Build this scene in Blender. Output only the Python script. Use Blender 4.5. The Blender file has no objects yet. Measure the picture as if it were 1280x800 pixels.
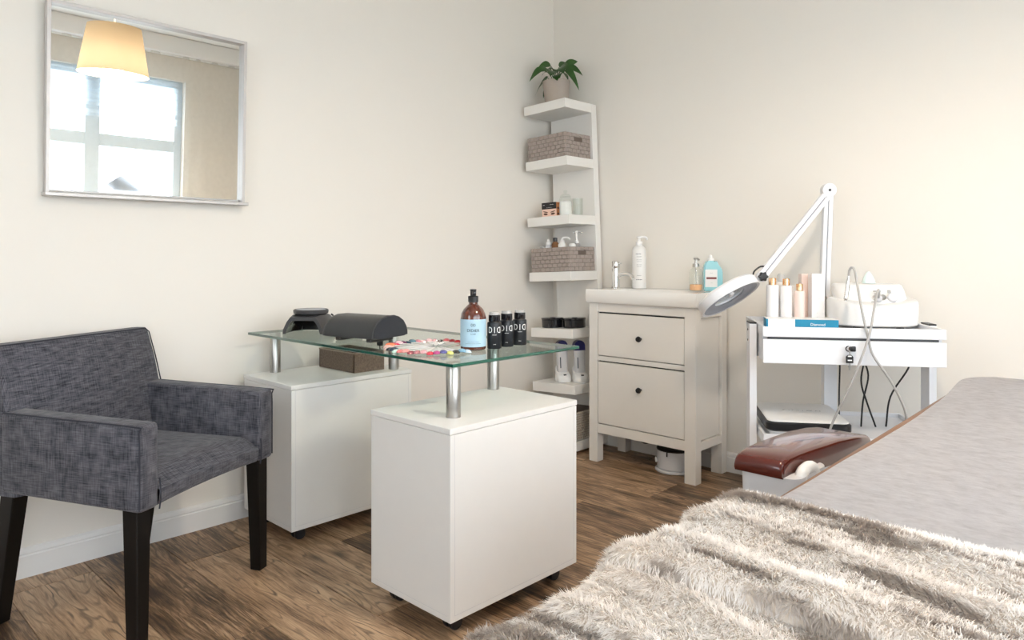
import bpy, bmesh, math, random
import numpy as np
from mathutils import Vector, Matrix, Euler
random.seed(4)
rng = np.random.default_rng(4)
SC = bpy.context.scene
COL = SC.collection
PI = math.pi
R = math.radians

# ------------------------------------------------------------------ camera, light, exposure
cam_d = bpy.data.cameras.new('camera')
cam = bpy.data.objects.new('camera', cam_d)
COL.objects.link(cam)
cam.location = (2.78, -3.26, 1.06)
cam.rotation_euler = (R(90), 0, R(43.67))
cam_d.sensor_width = 36
cam_d.lens = 36 * 901 / 1280
cam_d.shift_y = -81 / 1280
cam_d.clip_start = 0.02
SC.camera = cam
world = bpy.data.worlds.new('overcast_sky')
SC.world = world
world.use_nodes = True
WB = world.node_tree.nodes['Background']
WB.inputs[0].default_value = (0.90, 0.945, 1.0, 1)
WB.inputs[1].default_value = 5.2
SC.view_settings.view_transform = 'Standard'
SC.view_settings.look = 'None'
SC.view_settings.gamma = 1
SC.view_settings.use_curve_mapping = False
SC.view_settings.exposure = 0.69
SC.cycles.max_bounces = 12
SC.cycles.diffuse_bounces = 7
SC.cycles.transparent_max_bounces = 16


def portal(name, loc, rot, sx, sy):
    d = bpy.data.lights.new(name, 'AREA')
    d.shape = 'RECTANGLE'
    d.size, d.size_y = sx, sy
    d.cycles.is_portal = True
    o = bpy.data.objects.new(name, d)
    COL.objects.link(o)
    o.location = loc
    o.rotation_euler = rot
    return o


WX = 3.72                       # inner face of the window wall
WIN = (-4.30, -0.66, 0.22, 2.32)  # window opening, unseen part lengthened and lowered for more light: y0, y1, z0, z1
portal('daylight_portal', (WX + 0.02, (WIN[0] + WIN[1]) / 2, (WIN[2] + WIN[3]) / 2), (0, R(90), 0), WIN[3] - WIN[2], WIN[1] - WIN[0])
FW = -4.6                       # inner face of the wall behind the camera
FILL_WIN = (1.15, 2.05, 1.0, 2.15)   # unseen window added for fill light: x0, x1, z0, z1
portal('daylight_portal', ((FILL_WIN[0] + FILL_WIN[1]) / 2, FW - 0.02, (FILL_WIN[2] + FILL_WIN[3]) / 2), (R(90), 0, 0), FILL_WIN[1] - FILL_WIN[0], FILL_WIN[3] - FILL_WIN[2])




# ------------------------------------------------------------------ materials
def nt_of(name):
    m = bpy.data.materials.new(name)
    m.use_nodes = True
    nt = m.node_tree
    return m, nt, nt.nodes['Principled BSDF']


def N(nt, kind, **kw):
    n = nt.nodes.new(kind)
    for k, v in kw.items():
        if k in n.inputs:
            n.inputs[k].default_value = v
        else:
            setattr(n, k, v)
    return n


def rgb(c):
    return (c[0], c[1], c[2], 1)


def mat(name, col, rough=0.5, metal=0.0, var=0.06, vscale=8.0, bump=0.0, bscale=60.0, trans=0.0, ior=1.45, coat=0.0, spec=0.5, emit=None, estr=1.0, stretch=(1, 1, 1), sheen=0.0):
    m, nt, b = nt_of(name)
    L = nt.links
    b.inputs['Roughness'].default_value = rough
    b.inputs['Metallic'].default_value = metal
    b.inputs['Transmission Weight'].default_value = trans
    b.inputs['IOR'].default_value = ior
    b.inputs['Coat Weight'].default_value = coat
    b.inputs['Coat Roughness'].default_value = 0.06
    b.inputs['Specular IOR Level'].default_value = spec
    b.inputs['Sheen Weight'].default_value = sheen
    tc = N(nt, 'ShaderNodeTexCoord')
    mp = N(nt, 'ShaderNodeMapping')
    mp.inputs['Scale'].default_value = stretch
    L.new(tc.outputs['Object'], mp.inputs[0])
    n = N(nt, 'ShaderNodeTexNoise', Scale=vscale, Detail=4.0)
    L.new(mp.outputs[0], n.inputs['Vector'])
    mx = N(nt, 'ShaderNodeMix', data_type='RGBA')
    mx.inputs[6].default_value = rgb([c * (1 - var) for c in col])
    mx.inputs[7].default_value = rgb([min(1, c * (1 + var)) for c in col])
    L.new(n.outputs[0], mx.inputs[0])
    L.new(mx.outputs[2], b.inputs['Base Color'])
    if bump:
        n2 = N(nt, 'ShaderNodeTexNoise', Scale=bscale, Detail=3.0)
        L.new(mp.outputs[0], n2.inputs['Vector'])
        bp = N(nt, 'ShaderNodeBump', Strength=bump, Distance=0.004)
        L.new(n2.outputs[0], bp.inputs['Height'])
        L.new(bp.outputs[0], b.inputs['Normal'])
    if emit:
        b.inputs['Emission Color'].default_value = rgb(emit)
        b.inputs['Emission Strength'].default_value = estr
    return m


def clear_glass(name, tint, gloss=0.9):
    m, nt, b = nt_of(name)
    nt.nodes.remove(b)
    L = nt.links
    out = nt.nodes['Material Output']
    t = N(nt, 'ShaderNodeBsdfTransparent')
    t.inputs[0].default_value = rgb(tint)
    g = N(nt, 'ShaderNodeBsdfGlossy')
    g.inputs['Roughness'].default_value = 0.02
    f = N(nt, 'ShaderNodeFresnel', IOR=1.5)
    mul = N(nt, 'ShaderNodeMath', operation='MULTIPLY')
    mul.inputs[1].default_value = gloss
    L.new(f.outputs[0], mul.inputs[0])
    geo = N(nt, 'ShaderNodeNewGeometry')
    inv = N(nt, 'ShaderNodeMath', operation='SUBTRACT')
    inv.inputs[0].default_value = 1.0
    L.new(geo.outputs['Backfacing'], inv.inputs[1])
    mul2 = N(nt, 'ShaderNodeMath', operation='MULTIPLY')
    L.new(mul.outputs[0], mul2.inputs[0])
    L.new(inv.outputs[0], mul2.inputs[1])
    mx = N(nt, 'ShaderNodeMixShader')
    L.new(mul2.outputs[0], mx.inputs[0])
    L.new(t.outputs[0], mx.inputs[1])
    L.new(g.outputs[0], mx.inputs[2])
    L.new(mx.outputs[0], out.inputs[0])
    return m


def sheer(name, col, clear, tlf=0.5):
    m, nt, b = nt_of(name)
    nt.nodes.remove(b)
    L = nt.links
    out = nt.nodes['Material Output']
    t = N(nt, 'ShaderNodeBsdfTransparent')
    d = N(nt, 'ShaderNodeBsdfDiffuse', Color=rgb(col))
    tl = N(nt, 'ShaderNodeBsdfTranslucent', Color=rgb(col))
    a = N(nt, 'ShaderNodeMixShader', Fac=tlf)
    L.new(d.outputs[0], a.inputs[1])
    L.new(tl.outputs[0], a.inputs[2])
    tc = N(nt, 'ShaderNodeTexCoord')
    n = N(nt, 'ShaderNodeTexNoise', Scale=30.0)
    L.new(tc.outputs['Object'], n.inputs['Vector'])
    mr = N(nt, 'ShaderNodeMapRange')
    mr.inputs[3].default_value = min(1, 1 - clear - 0.05 * (clear > 0))
    mr.inputs[4].default_value = min(1, 1 - clear + 0.05)
    L.new(n.outputs[0], mr.inputs[0])
    mx = N(nt, 'ShaderNodeMixShader')
    L.new(mr.outputs[0], mx.inputs[0])
    L.new(t.outputs[0], mx.inputs[1])
    L.new(a.outputs[0], mx.inputs[2])
    L.new(mx.outputs[0], out.inputs[0])
    return m


def linen(name, c0, c1):
    """slubby cross-woven upholstery: three thread noises, one along each axis"""
    m, nt, b = nt_of(name)
    L = nt.links
    tc = N(nt, 'ShaderNodeTexCoord')
    acc = None
    for s in ((620, 26, 26), (26, 620, 26), (26, 26, 620)):
        mp = N(nt, 'ShaderNodeMapping')
        mp.inputs['Scale'].default_value = s
        L.new(tc.outputs['Object'], mp.inputs[0])
        n = N(nt, 'ShaderNodeTexNoise', Scale=1.0, Detail=2.0)
        L.new(mp.outputs[0], n.inputs['Vector'])
        if acc is None:
            acc = n.outputs[0]
        else:
            ad = N(nt, 'ShaderNodeMath', operation='ADD')
            L.new(acc, ad.inputs[0])
            L.new(n.outputs[0], ad.inputs[1])
            acc = ad.outputs[0]
    mr = N(nt, 'ShaderNodeMapRange')
    mr.inputs[1].default_value = 1.15
    mr.inputs[2].default_value = 1.90
    L.new(acc, mr.inputs[0])
    cr = N(nt, 'ShaderNodeValToRGB')
    cr.color_ramp.elements[0].color = rgb(c0)
    cr.color_ramp.elements[1].color = rgb(c1)
    L.new(mr.outputs[0], cr.inputs[0])
    L.new(cr.outputs[0], b.inputs['Base Color'])
    b.inputs['Roughness'].default_value = 0.95
    b.inputs['Specular IOR Level'].default_value = 0.15
    b.inputs['Sheen Weight'].default_value = 0.15
    bp = N(nt, 'ShaderNodeBump', Strength=0.35, Distance=0.002)
    L.new(acc, bp.inputs['Height'])
    L.new(bp.outputs[0], b.inputs['Normal'])
    return m


def plank_wood():
    m, nt, b = nt_of('floor_plank_wood')
    L = nt.links
    tc = N(nt, 'ShaderNodeTexCoord')
    oi = N(nt, 'ShaderNodeObjectInfo')
    mul = N(nt, 'ShaderNodeVectorMath', operation='MULTIPLY')
    mul.inputs[1].default_value = (37, 91, 53)
    cmb = N(nt, 'ShaderNodeCombineXYZ')
    for i in range(3):
        L.new(oi.outputs['Random'], cmb.inputs[i])
    L.new(cmb.outputs[0], mul.inputs[0])
    add = N(nt, 'ShaderNodeVectorMath', operation='ADD')
    L.new(tc.outputs['Object'], add.inputs[0])
    L.new(mul.outputs[0], add.inputs[1])
    # flowing grain: a warped coordinate stretched along the plank
    mpw = N(nt, 'ShaderNodeMapping')
    mpw.inputs['Scale'].default_value = (2.2, 7.0, 1)
    L.new(add.outputs[0], mpw.inputs[0])
    warp = N(nt, 'ShaderNodeTexNoise', Scale=1.0, Detail=2.0)
    L.new(mpw.outputs[0], warp.inputs['Vector'])
    sc = N(nt, 'ShaderNodeVectorMath', operation='SCALE')
    sc.inputs[3].default_value = 0.06
    L.new(warp.outputs[1], sc.inputs[0])
    ad2 = N(nt, 'ShaderNodeVectorMath', operation='ADD')
    L.new(add.outputs[0], ad2.inputs[0])
    L.new(sc.outputs[0], ad2.inputs[1])
    mp = N(nt, 'ShaderNodeMapping')
    mp.inputs['Scale'].default_value = (7.0, 150, 1)
    L.new(ad2.outputs[0], mp.inputs[0])
    g = N(nt, 'ShaderNodeTexNoise', Scale=1.0, Detail=10.0, Roughness=0.74)
    L.new(mp.outputs[0], g.inputs['Vector'])
    mp3 = N(nt, 'ShaderNodeMapping')
    mp3.inputs['Scale'].default_value = (3.0, 17, 1)
    L.new(ad2.outputs[0], mp3.inputs[0])
    blot = N(nt, 'ShaderNodeTexNoise', Scale=1.0, Detail=4.0, Roughness=0.6)
    L.new(mp3.outputs[0], blot.inputs['Vector'])
    mixn = N(nt, 'ShaderNodeMath', operation='MULTIPLY_ADD')
    mixn.inputs[1].default_value = 0.80
    L.new(g.outputs[0], mixn.inputs[0])
    bl = N(nt, 'ShaderNodeMath', operation='MULTIPLY')
    bl.inputs[1].default_value = 0.62
    L.new(blot.outputs[0], bl.inputs[0])
    L.new(bl.outputs[0], mixn.inputs[2])
    tone = N(nt, 'ShaderNodeMath', operation='MULTIPLY_ADD')
    tone.inputs[1].default_value = 0.17
    L.new(oi.outputs['Random'], tone.inputs[0])
    L.new(mixn.outputs[0], tone.inputs[2])
    cr = N(nt, 'ShaderNodeValToRGB')
    e = cr.color_ramp.elements
    e[0].position, e[0].color = 0.58, (0.022, 0.013, 0.008, 1)
    e[1].position, e[1].color = 0.97, (0.56, 0.38, 0.235, 1)
    for p, c in ((0.66, (0.070, 0.038, 0.020, 1)), (0.75, (0.195, 0.115, 0.062, 1)), (0.85, (0.40, 0.255, 0.15, 1))):
        k = e.new(p)
        k.color = c
    L.new(tone.outputs[0], cr.inputs[0])
    # fine pores and flowing cathedral lines
    mp5 = N(nt, 'ShaderNodeMapping')
    mp5.inputs['Scale'].default_value = (1.5, 8.5, 1)
    L.new(ad2.outputs[0], mp5.inputs[0])
    n5 = N(nt, 'ShaderNodeTexNoise', Scale=1.0, Detail=3.0, Roughness=0.45)
    L.new(mp5.outputs[0], n5.inputs['Vector'])
    m5 = N(nt, 'ShaderNodeMath', operation='MULTIPLY')
    m5.inputs[1].default_value = 95.0
    L.new(n5.outputs[0], m5.inputs[0])
    s5 = N(nt, 'ShaderNodeMath', operation='SINE')
    L.new(m5.outputs[0], s5.inputs[0])
    r5 = N(nt, 'ShaderNodeMapRange')
    r5.inputs[1].default_value = 0.55
    r5.inputs[2].default_value = 1.0
    L.new(s5.outputs[0], r5.inputs[0])
    k5 = N(nt, 'ShaderNodeMapRange')
    k5.inputs[1].default_value = 0.42
    k5.inputs[2].default_value = 0.68
    k5.inputs[4].default_value = 0.85
    L.new(blot.outputs[0], k5.inputs[0])
    f5 = N(nt, 'ShaderNodeMath', operation='MULTIPLY')
    L.new(r5.outputs[0], f5.inputs[0])
    L.new(k5.outputs[0], f5.inputs[1])
    lines = N(nt, 'ShaderNodeMix', data_type='RGBA')
    lines.inputs[7].default_value = (0.028, 0.016, 0.010, 1)
    L.new(f5.outputs[0], lines.inputs[0])
    L.new(cr.outputs[0], lines.inputs[6])
    # knots
    mk = N(nt, 'ShaderNodeMapping')
    mk.inputs['Scale'].default_value = (2.6, 7.0, 1)
    L.new(ad2.outputs[0], mk.inputs[0])
    vo = N(nt, 'ShaderNodeTexVoronoi', Scale=1.0)
    L.new(mk.outputs[0], vo.inputs['Vector'])
    mr = N(nt, 'ShaderNodeMapRange')
    mr.inputs[1].default_value = 0.03
    mr.inputs[2].default_value = 0.19
    mr.inputs[3].default_value = 0.75
    mr.inputs[4].default_value = 0.0
    L.new(vo.outputs['Distance'], mr.inputs[0])
    dk = N(nt, 'ShaderNodeMix', data_type='RGBA')
    dk.inputs[7].default_value = (0.02, 0.011, 0.007, 1)
    L.new(mr.outputs[0], dk.inputs[0])
    L.new(lines.outputs[2], dk.inputs[6])
    L.new(dk.outputs[2], b.inputs['Base Color'])
    rr = N(nt, 'ShaderNodeMapRange')
    rr.inputs[3].default_value = 0.34
    rr.inputs[4].default_value = 0.55
    L.new(g.outputs[0], rr.inputs[0])
    L.new(rr.outputs[0], b.inputs['Roughness'])
    bp = N(nt, 'ShaderNodeBump', Strength=0.25, Distance=0.002)
    L.new(g.outputs[0], bp.inputs['Height'])
    L.new(bp.outputs[0], b.inputs['Normal'])
    return m


def felt():
    m, nt, b = nt_of('grey_marl_felt')
    L = nt.links
    tc = N(nt, 'ShaderNodeTexCoord')
    mp = N(nt, 'ShaderNodeMapping')
    mp.inputs['Scale'].default_value = (38, 70, 38)
    mp.inputs['Rotation'].default_value = (0, 0, R(-40))
    L.new(tc.outputs['Object'], mp.inputs[0])
    n = N(nt, 'ShaderNodeTexNoise', Scale=1.0, Detail=7.0, Roughness=0.7)
    L.new(mp.outputs[0], n.inputs['Vector'])
    cr = N(nt, 'ShaderNodeValToRGB')
    e = cr.color_ramp.elements
    e[0].position, e[0].color = 0.3, (0.54, 0.525, 0.535, 1)
    e[1].position, e[1].color = 0.68, (0.71, 0.70, 0.715, 1)
    k = e.new(0.5)
    k.color = (0.64, 0.625, 0.64, 1)
    L.new(n.outputs[0], cr.inputs[0])
    L.new(cr.outputs[0], b.inputs['Base Color'])
    b.inputs['Roughness'].default_value = 0.95
    b.inputs['Specular IOR Level'].default_value = 0.1
    n2 = N(nt, 'ShaderNodeTexNoise', Scale=420.0, Detail=2.0)
    L.new(tc.outputs['Object'], n2.inputs['Vector'])
    bp = N(nt, 'ShaderNodeBump', Strength=0.3, Distance=0.002)
    L.new(n2.outputs[0], bp.inputs['Height'])
    L.new(bp.outputs[0], b.inputs['Normal'])
    return m


def fur_mat():
    m, nt, b = nt_of('long_cream_fur')
    L = nt.links
    at = N(nt, 'ShaderNodeAttribute', attribute_name='Col')
    L.new(at.outputs['Color'], b.inputs['Base Color'])
    b.inputs['Roughness'].default_value = 0.75
    b.inputs['Specular IOR Level'].default_value = 0.2
    tl = N(nt, 'ShaderNodeBsdfTranslucent')
    L.new(at.outputs['Color'], tl.inputs[0])
    mx = N(nt, 'ShaderNodeMixShader', Fac=0.38)
    L.new(b.outputs[0], mx.inputs[1])
    L.new(tl.outputs[0], mx.inputs[2])
    L.new(mx.outputs[0], nt.nodes['Material Output'].inputs[0])
    return m


M = {}
M['wall'] = mat('warm_white_wall_paint', (0.80, 0.768, 0.715), 0.9, var=0.012, vscale=2, bump=0.04, bscale=260, spec=0.2)
M['ceil'] = mat('white_ceiling_paint', (0.82, 0.81, 0.79), 0.9, var=0.01, spec=0.2)
M['trim'] = mat('white_trim_paint', (0.80, 0.79, 0.775), 0.45, var=0.015)
M['grout'] = mat('dark_floor_joint', (0.05, 0.035, 0.025), 0.9)
M['plank'] = plank_wood()
M['white'] = mat('white_laminate', (0.80, 0.79, 0.775), 0.35, var=0.015, vscale=20, bump=0.02, bscale=300)
M['shelfw'] = mat('white_foil_shelf', (0.80, 0.785, 0.755), 0.42, var=0.012, vscale=10)
M['paintw'] = mat('off_white_lacquer', (0.74, 0.71, 0.665), 0.38, var=0.015, vscale=12, bump=0.02, bscale=200)
M['ceramic'] = mat('white_ceramic', (0.82, 0.80, 0.77), 0.12, var=0.008, coat=0.4)
M['linen'] = linen('charcoal_linen', (0.020, 0.021, 0.030), (0.150, 0.148, 0.170))
M['seam'] = mat('dark_seam_cord', (0.035, 0.036, 0.048), 0.9)
M['blackwood'] = mat('black_brown_wood', (0.005, 0.004, 0.0035), 0.42, var=0.3, vscale=30, stretch=(1, 1, 0.1), spec=0.3)
M['black'] = mat('black_plastic', (0.014, 0.014, 0.016), 0.35, var=0.1)
M['blackgloss'] = mat('gloss_black_plastic', (0.010, 0.010, 0.013), 0.12, var=0.1, coat=0.5)
M['greyblack'] = mat('soft_dark_grey_plastic', (0.055, 0.055, 0.058), 0.42, var=0.1)
M['leather'] = mat('black_leather', (0.040, 0.041, 0.043), 0.40, var=0.12, vscale=40, bump=0.25, bscale=500)
M['leather2'] = mat('black_leather_end', (0.030, 0.033, 0.042), 0.45, var=0.12, vscale=40, bump=0.25, bscale=500)
M['steel'] = mat('brushed_steel', (0.46, 0.45, 0.43), 0.30, 1.0, var=0.12, vscale=6, stretch=(30, 30, 1))
M['chrome'] = mat('chrome', (0.80, 0.80, 0.80), 0.09, 1.0, var=0.02)
M['mirror'] = mat('silvered_mirror', (0.93, 0.95, 0.94), 0.0, 1.0, var=0.0)
M['frame'] = mat('silver_grey_frame', (0.56, 0.54, 0.53), 0.4, 0.35, var=0.04)
M['glass'] = clear_glass('table_glass', (0.90, 0.955, 0.93))
M['gedge'] = mat('green_glass_edge', (0.008, 0.085, 0.056), 0.06, var=0.5, vscale=7, coat=1.0)
M['pane'] = clear_glass('window_glass', (0.97, 0.985, 0.99), 0.5)
M['jar'] = clear_glass('jar_glass', (0.95, 0.97, 0.96))
M['lens'] = clear_glass('lens_glass', (0.80, 0.82, 0.84))
M['sheer'] = sheer('sheer_curtain', (0.72, 0.66, 0.57), 0.80)
M['blind'] = sheer('pleated_blind', (0.72, 0.82, 0.9), 0.25)
M['wframe'] = mat('window_frame_white', (0.55, 0.66, 0.76), 0.4)
M['wickerdark'] = mat('dark_brown_woven_paper', (0.165, 0.118, 0.088), 0.8, var=0.8, vscale=150, bump=0.6, bscale=420)
M['wickerlip'] = mat('brown_basket_edge', (0.30, 0.24, 0.19), 0.7, var=0.2, vscale=60)
M['wicker'] = mat('taupe_woven_strap', (0.37, 0.315, 0.285), 0.8, var=0.22, vscale=70, bump=0.4, bscale=400)
M['wickerin'] = mat('taupe_basket_inside', (0.16, 0.125, 0.105), 0.9, var=0.1)
M['wickergrey'] = mat('grey_rattan', (0.46, 0.41, 0.35), 0.75, var=0.35, vscale=90, bump=0.4)
M['leaf'] = mat('dark_green_leaf', (0.022, 0.085, 0.012), 0.38, var=0.65, vscale=16)
M['stem'] = mat('green_stem', (0.05, 0.10, 0.02), 0.5)
M['pot'] = mat('taupe_clay_pot', (0.40, 0.345, 0.30), 0.8, var=0.08, vscale=14, bump=0.1)
M['soil'] = mat('potting_soil', (0.03, 0.02, 0.013), 0.95, var=0.4, bump=0.8)
M['amber'] = mat('amber_glass', (0.085, 0.016, 0.006), 0.05, var=0.15, coat=1.0)
M['bluelabel'] = mat('pale_blue_label', (0.40, 0.58, 0.70), 0.55, var=0.02)
M['ink'] = mat('slate_ink', (0.035, 0.055, 0.075), 0.6)
M['whiteink'] = mat('white_ink', (0.85, 0.85, 0.84), 0.6)
M['tubblack'] = mat('matt_black_bottle', (0.012, 0.014, 0.018), 0.38, var=0.1)
M['clearcap'] = mat('clear_plastic_cap', (0.78, 0.78, 0.77), 0.15, trans=0.6, var=0.02)
M['whitepl'] = mat('white_plastic', (0.80, 0.795, 0.785), 0.3, var=0.01)
M['greypl'] = mat('pale_grey_plastic', (0.62, 0.62, 0.64), 0.35, var=0.02)
M['bluegrey'] = mat('blue_grey_plastic', (0.36, 0.38, 0.44), 0.4, var=0.02)
M['navy'] = mat('navy_blue_cap', (0.014, 0.014, 0.12), 0.3, var=0.1)
M['aqua'] = mat('aqua_liquid_bottle', (0.30, 0.62, 0.68), 0.2, var=0.04, coat=0.5)
M['orange'] = mat('orange_soap', (0.90, 0.50, 0.27), 0.2, var=0.05)
M['darkred'] = mat('dark_red_print', (0.20, 0.05, 0.05), 0.5)
M['steelw'] = mat('white_powder_coated_steel', (0.76, 0.77, 0.80), 0.32, var=0.01)
M['gold'] = mat('rose_gold_cap', (0.83, 0.53, 0.30), 0.22, 1.0, var=0.04)
M['pinkbottle'] = mat('blush_bottle', (0.84, 0.67, 0.61), 0.25, var=0.02, coat=0.4)
M['pearlbottle'] = mat('pearl_white_bottle', (0.82, 0.81, 0.81), 0.22, var=0.02, coat=0.4)
M['teal'] = mat('teal_box', (0.005, 0.21, 0.36), 0.45, var=0.03)
M['cup'] = mat('mint_cup', (0.68, 0.82, 0.80), 0.2, var=0.02)
M['hose'] = mat('grey_hose', (0.40, 0.39, 0.38), 0.4, var=0.05)
M['redleather'] = mat('glossy_oxblood_vinyl', (0.085, 0.012, 0.008), 0.16, var=0.25, vscale=9, coat=0.5)
M['tan'] = mat('tan_brown_vinyl', (0.20, 0.085, 0.03), 0.45, var=0.1)
M['felt'] = felt()
M['fur'] = fur_mat()
M['furbase'] = mat('fur_backing', (0.62, 0.55, 0.48), 0.95, var=0.15, vscale=30)
M['shade'] = sheer('linen_lampshade', (0.44, 0.35, 0.235), 0.0, 0.08)
M['shadein'] = mat('white_shade_lining', (0.9, 0.86, 0.78), 0.7)
M['bulb'] = mat('lamp_bulb', (1, 0.9, 0.75), 0.5, emit=(1, 0.86, 0.66), estr=5)
M['copper'] = mat('copper_box_side', (0.55, 0.22, 0.08), 0.35, 0.3, var=0.35, vscale=90)
M['skin'] = mat('printed_skin_tone', (0.83, 0.58, 0.47), 0.5, var=0.05)
M['brow'] = mat('printed_dark_brow', (0.10, 0.045, 0.03), 0.6)
M['hroof'] = mat('grey_roof_tiles', (0.30, 0.33, 0.38), 0.8)
M['hwall'] = mat('pale_render', (0.85, 0.87, 0.9), 0.9)
M['ground'] = mat('pale_paving_outside', (0.6, 0.6, 0.58), 0.9)


# ------------------------------------------------------------------ mesh helpers
def box(bm, x0, x1, y0, y1, z0, z1, bev=0.0, seg=2, mx=None):
    mtx = Matrix.Translation(((x0 + x1) / 2, (y0 + y1) / 2, (z0 + z1) / 2)) @ Matrix.Diagonal((abs(x1 - x0), abs(y1 - y0), abs(z1 - z0), 1))
    if mx is not None:
        mtx = mx @ mtx
    r = bmesh.ops.create_cube(bm, size=1, matrix=mtx)
    if bev > 0:
        es = list({e for v in r['verts'] for e in v.link_edges})
        bmesh.ops.bevel(bm, geom=es, offset=bev, segments=seg, affect='EDGES', profile=0.5)


def lathe(bm, prof, segs=28, mx=None, sx=1.0, sy=1.0, caps=(True, True)):
    """revolve (radius, height) pairs; closed at both ends when the radius is not 0"""
    rings = []
    for r, z in prof:
        if r <= 1e-6:
            rings.append([bm.verts.new((0, 0, z))])
        else:
            rings.append([bm.verts.new((r * sx * math.cos(2 * PI * i / segs), r * sy * math.sin(2 * PI * i / segs), z)) for i in range(segs)])
    for a, b in zip(rings, rings[1:]):
        if len(a) == 1 and len(b) == 1:
            continue
        for i in range(segs):
            j = (i + 1) % segs
            if len(a) == 1:
                bm.faces.new((a[0], b[j], b[i]))
            elif len(b) == 1:
                bm.faces.new((a[i], a[j], b[0]))
            else:
                bm.faces.new((a[i], a[j], b[j], b[i]))
    if len(rings[0]) > 1 and caps[0]:
        bm.faces.new(list(reversed(rings[0])))
    if len(rings[-1]) > 1 and caps[1]:
        bm.faces.new(rings[-1])
    if mx is not None:
        bmesh.ops.transform(bm, matrix=mx, verts=[v for r in rings for v in r])


def smooth_path(pts, n=6):
    pts = [Vector(p) for p in pts]
    out = []
    P = [pts[0] * 2 - pts[1]] + pts + [pts[-1] * 2 - pts[-2]]
    for i in range(1, len(P) - 2):
        for k in range(n):
            t = k / n
            a, b, c, d = P[i - 1], P[i], P[i + 1], P[i + 2]
            out.append(0.5 * ((2 * b) + (c - a) * t + (2 * a - 5 * b + 4 * c - d) * t * t + (3 * b - a - 3 * c + d) * t ** 3))
    out.append(pts[-1])
    return out


def tube(bm, pts, rad, segs=10, taper=None):
    pts = [Vector(p) for p in pts]
    rings = []
    up = Vector((0, 0, 1))
    prev = None
    for i, p in enumerate(pts):
        t = (pts[min(i + 1, len(pts) - 1)] - pts[max(i - 1, 0)]).normalized()
        if prev is None:
            a = t.cross(up)
            if a.length < 0.1:
                a = t.cross(Vector((1, 0, 0)))
            a.normalize()
        else:
            a = (prev - t * prev.dot(t)).normalized()
        prev = a
        b = t.cross(a)
        r = rad if taper is None else rad * taper[i]
        rings.append([bm.verts.new(p + a * (r * math.cos(2 * PI * k / segs)) + b * (r * math.sin(2 * PI * k / segs))) for k in range(segs)])
    for a, b in zip(rings, rings[1:]):
        for k in range(segs):
            j = (k + 1) % segs
            bm.faces.new((a[k], a[j], b[j], b[k]))
    bm.faces.new(list(reversed(rings[0])))
    bm.faces.new(rings[-1])


def prism(bm, poly, d0, d1, mx=None):
    """extrude a polygon given in (x, z) from y = d0 to y = d1"""
    a = [bm.verts.new((p[0], d0, p[1])) for p in poly]
    b = [bm.verts.new((p[0], d1, p[1])) for p in poly]
    n = len(poly)
    bm.faces.new(a)
    bm.faces.new(list(reversed(b)))
    for i in range(n):
        j = (i + 1) % n
        bm.faces.new((a[j], a[i], b[i], b[j]))
    if mx is not None:
        bmesh.ops.transform(bm, matrix=mx, verts=a + b)


def loft(bm, rings):
    vs = [[bm.verts.new(p) for p in r] for r in rings]
    n = len(vs[0])
    for a, b in zip(vs, vs[1:]):
        for i in range(n):
            j = (i + 1) % n
            bm.faces.new((a[i], a[j], b[j], b[i]))
    bm.faces.new(list(reversed(vs[0])))
    bm.faces.new(vs[-1])


def link(name, bm, m, parent=None, smooth=True, angle=35, mats=None):
    bmesh.ops.recalc_face_normals(bm, faces=bm.faces)
    me = bpy.data.meshes.new(name)
    bm.to_mesh(me)
    bm.free()
    for k in (mats or [m]):
        me.materials.append(k)
    if smooth:
        me.polygons.foreach_set('use_smooth', [True] * len(me.polygons))
        try:
            me.set_sharp_from_angle(angle=R(angle))
        except Exception:
            pass
    o = bpy.data.objects.new(name, me)
    COL.objects.link(o)
    if parent is not None:
        o.parent = parent
    return o


def tag(o, label, cat, group=None):
    o['label'] = label
    o['category'] = cat
    if group:
        o['group'] = group
    return o


def thing(name, label, cat, loc=(0, 0, 0), rz=0.0, group=None, rot=None):
    o = bpy.data.objects.new(name, None)
    o.empty_display_size = 0.05
    COL.objects.link(o)
    o.location = loc
    o.rotation_euler = rot if rot else (0, 0, rz)
    return tag(o, label, cat, group)


def pbox(name, m, parent, x0, x1, y0, y1, z0, z1, bev=0.0, seg=2, mx=None):
    bm = bmesh.new()
    box(bm, x0, x1, y0, y1, z0, z1, bev, seg, mx)
    return link(name, bm, m, parent)


def plathe(name, m, parent, prof, segs=28, mx=None, sx=1.0, sy=1.0, caps=(True, True)):
    bm = bmesh.new()
    lathe(bm, prof, segs, mx, sx, sy, caps)
    return link(name, bm, m, parent)


def ptube(name, m, parent, pts, rad, segs=10, n=6, taper=None):
    bm = bmesh.new()
    tube(bm, smooth_path(pts, n) if n else pts, rad, segs, taper)
    return link(name, bm, m, parent)


def struct(o):
    o['kind'] = 'structure'
    return o


def text_mesh(body, size, ext=0.0003):
    c = bpy.data.curves.new('lettering', 'FONT')
    c.body = body
    c.size = size
    c.extrude = ext
    c.align_x = 'CENTER'
    c.align_y = 'CENTER'
    c.resolution_u = 3
    o = bpy.data.objects.new('lettering', c)
    COL.objects.link(o)
    dg = bpy.context.evaluated_depsgraph_get()
    me = bpy.data.meshes.new_from_object(o.evaluated_get(dg))
    bpy.data.objects.remove(o)
    return me


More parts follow.
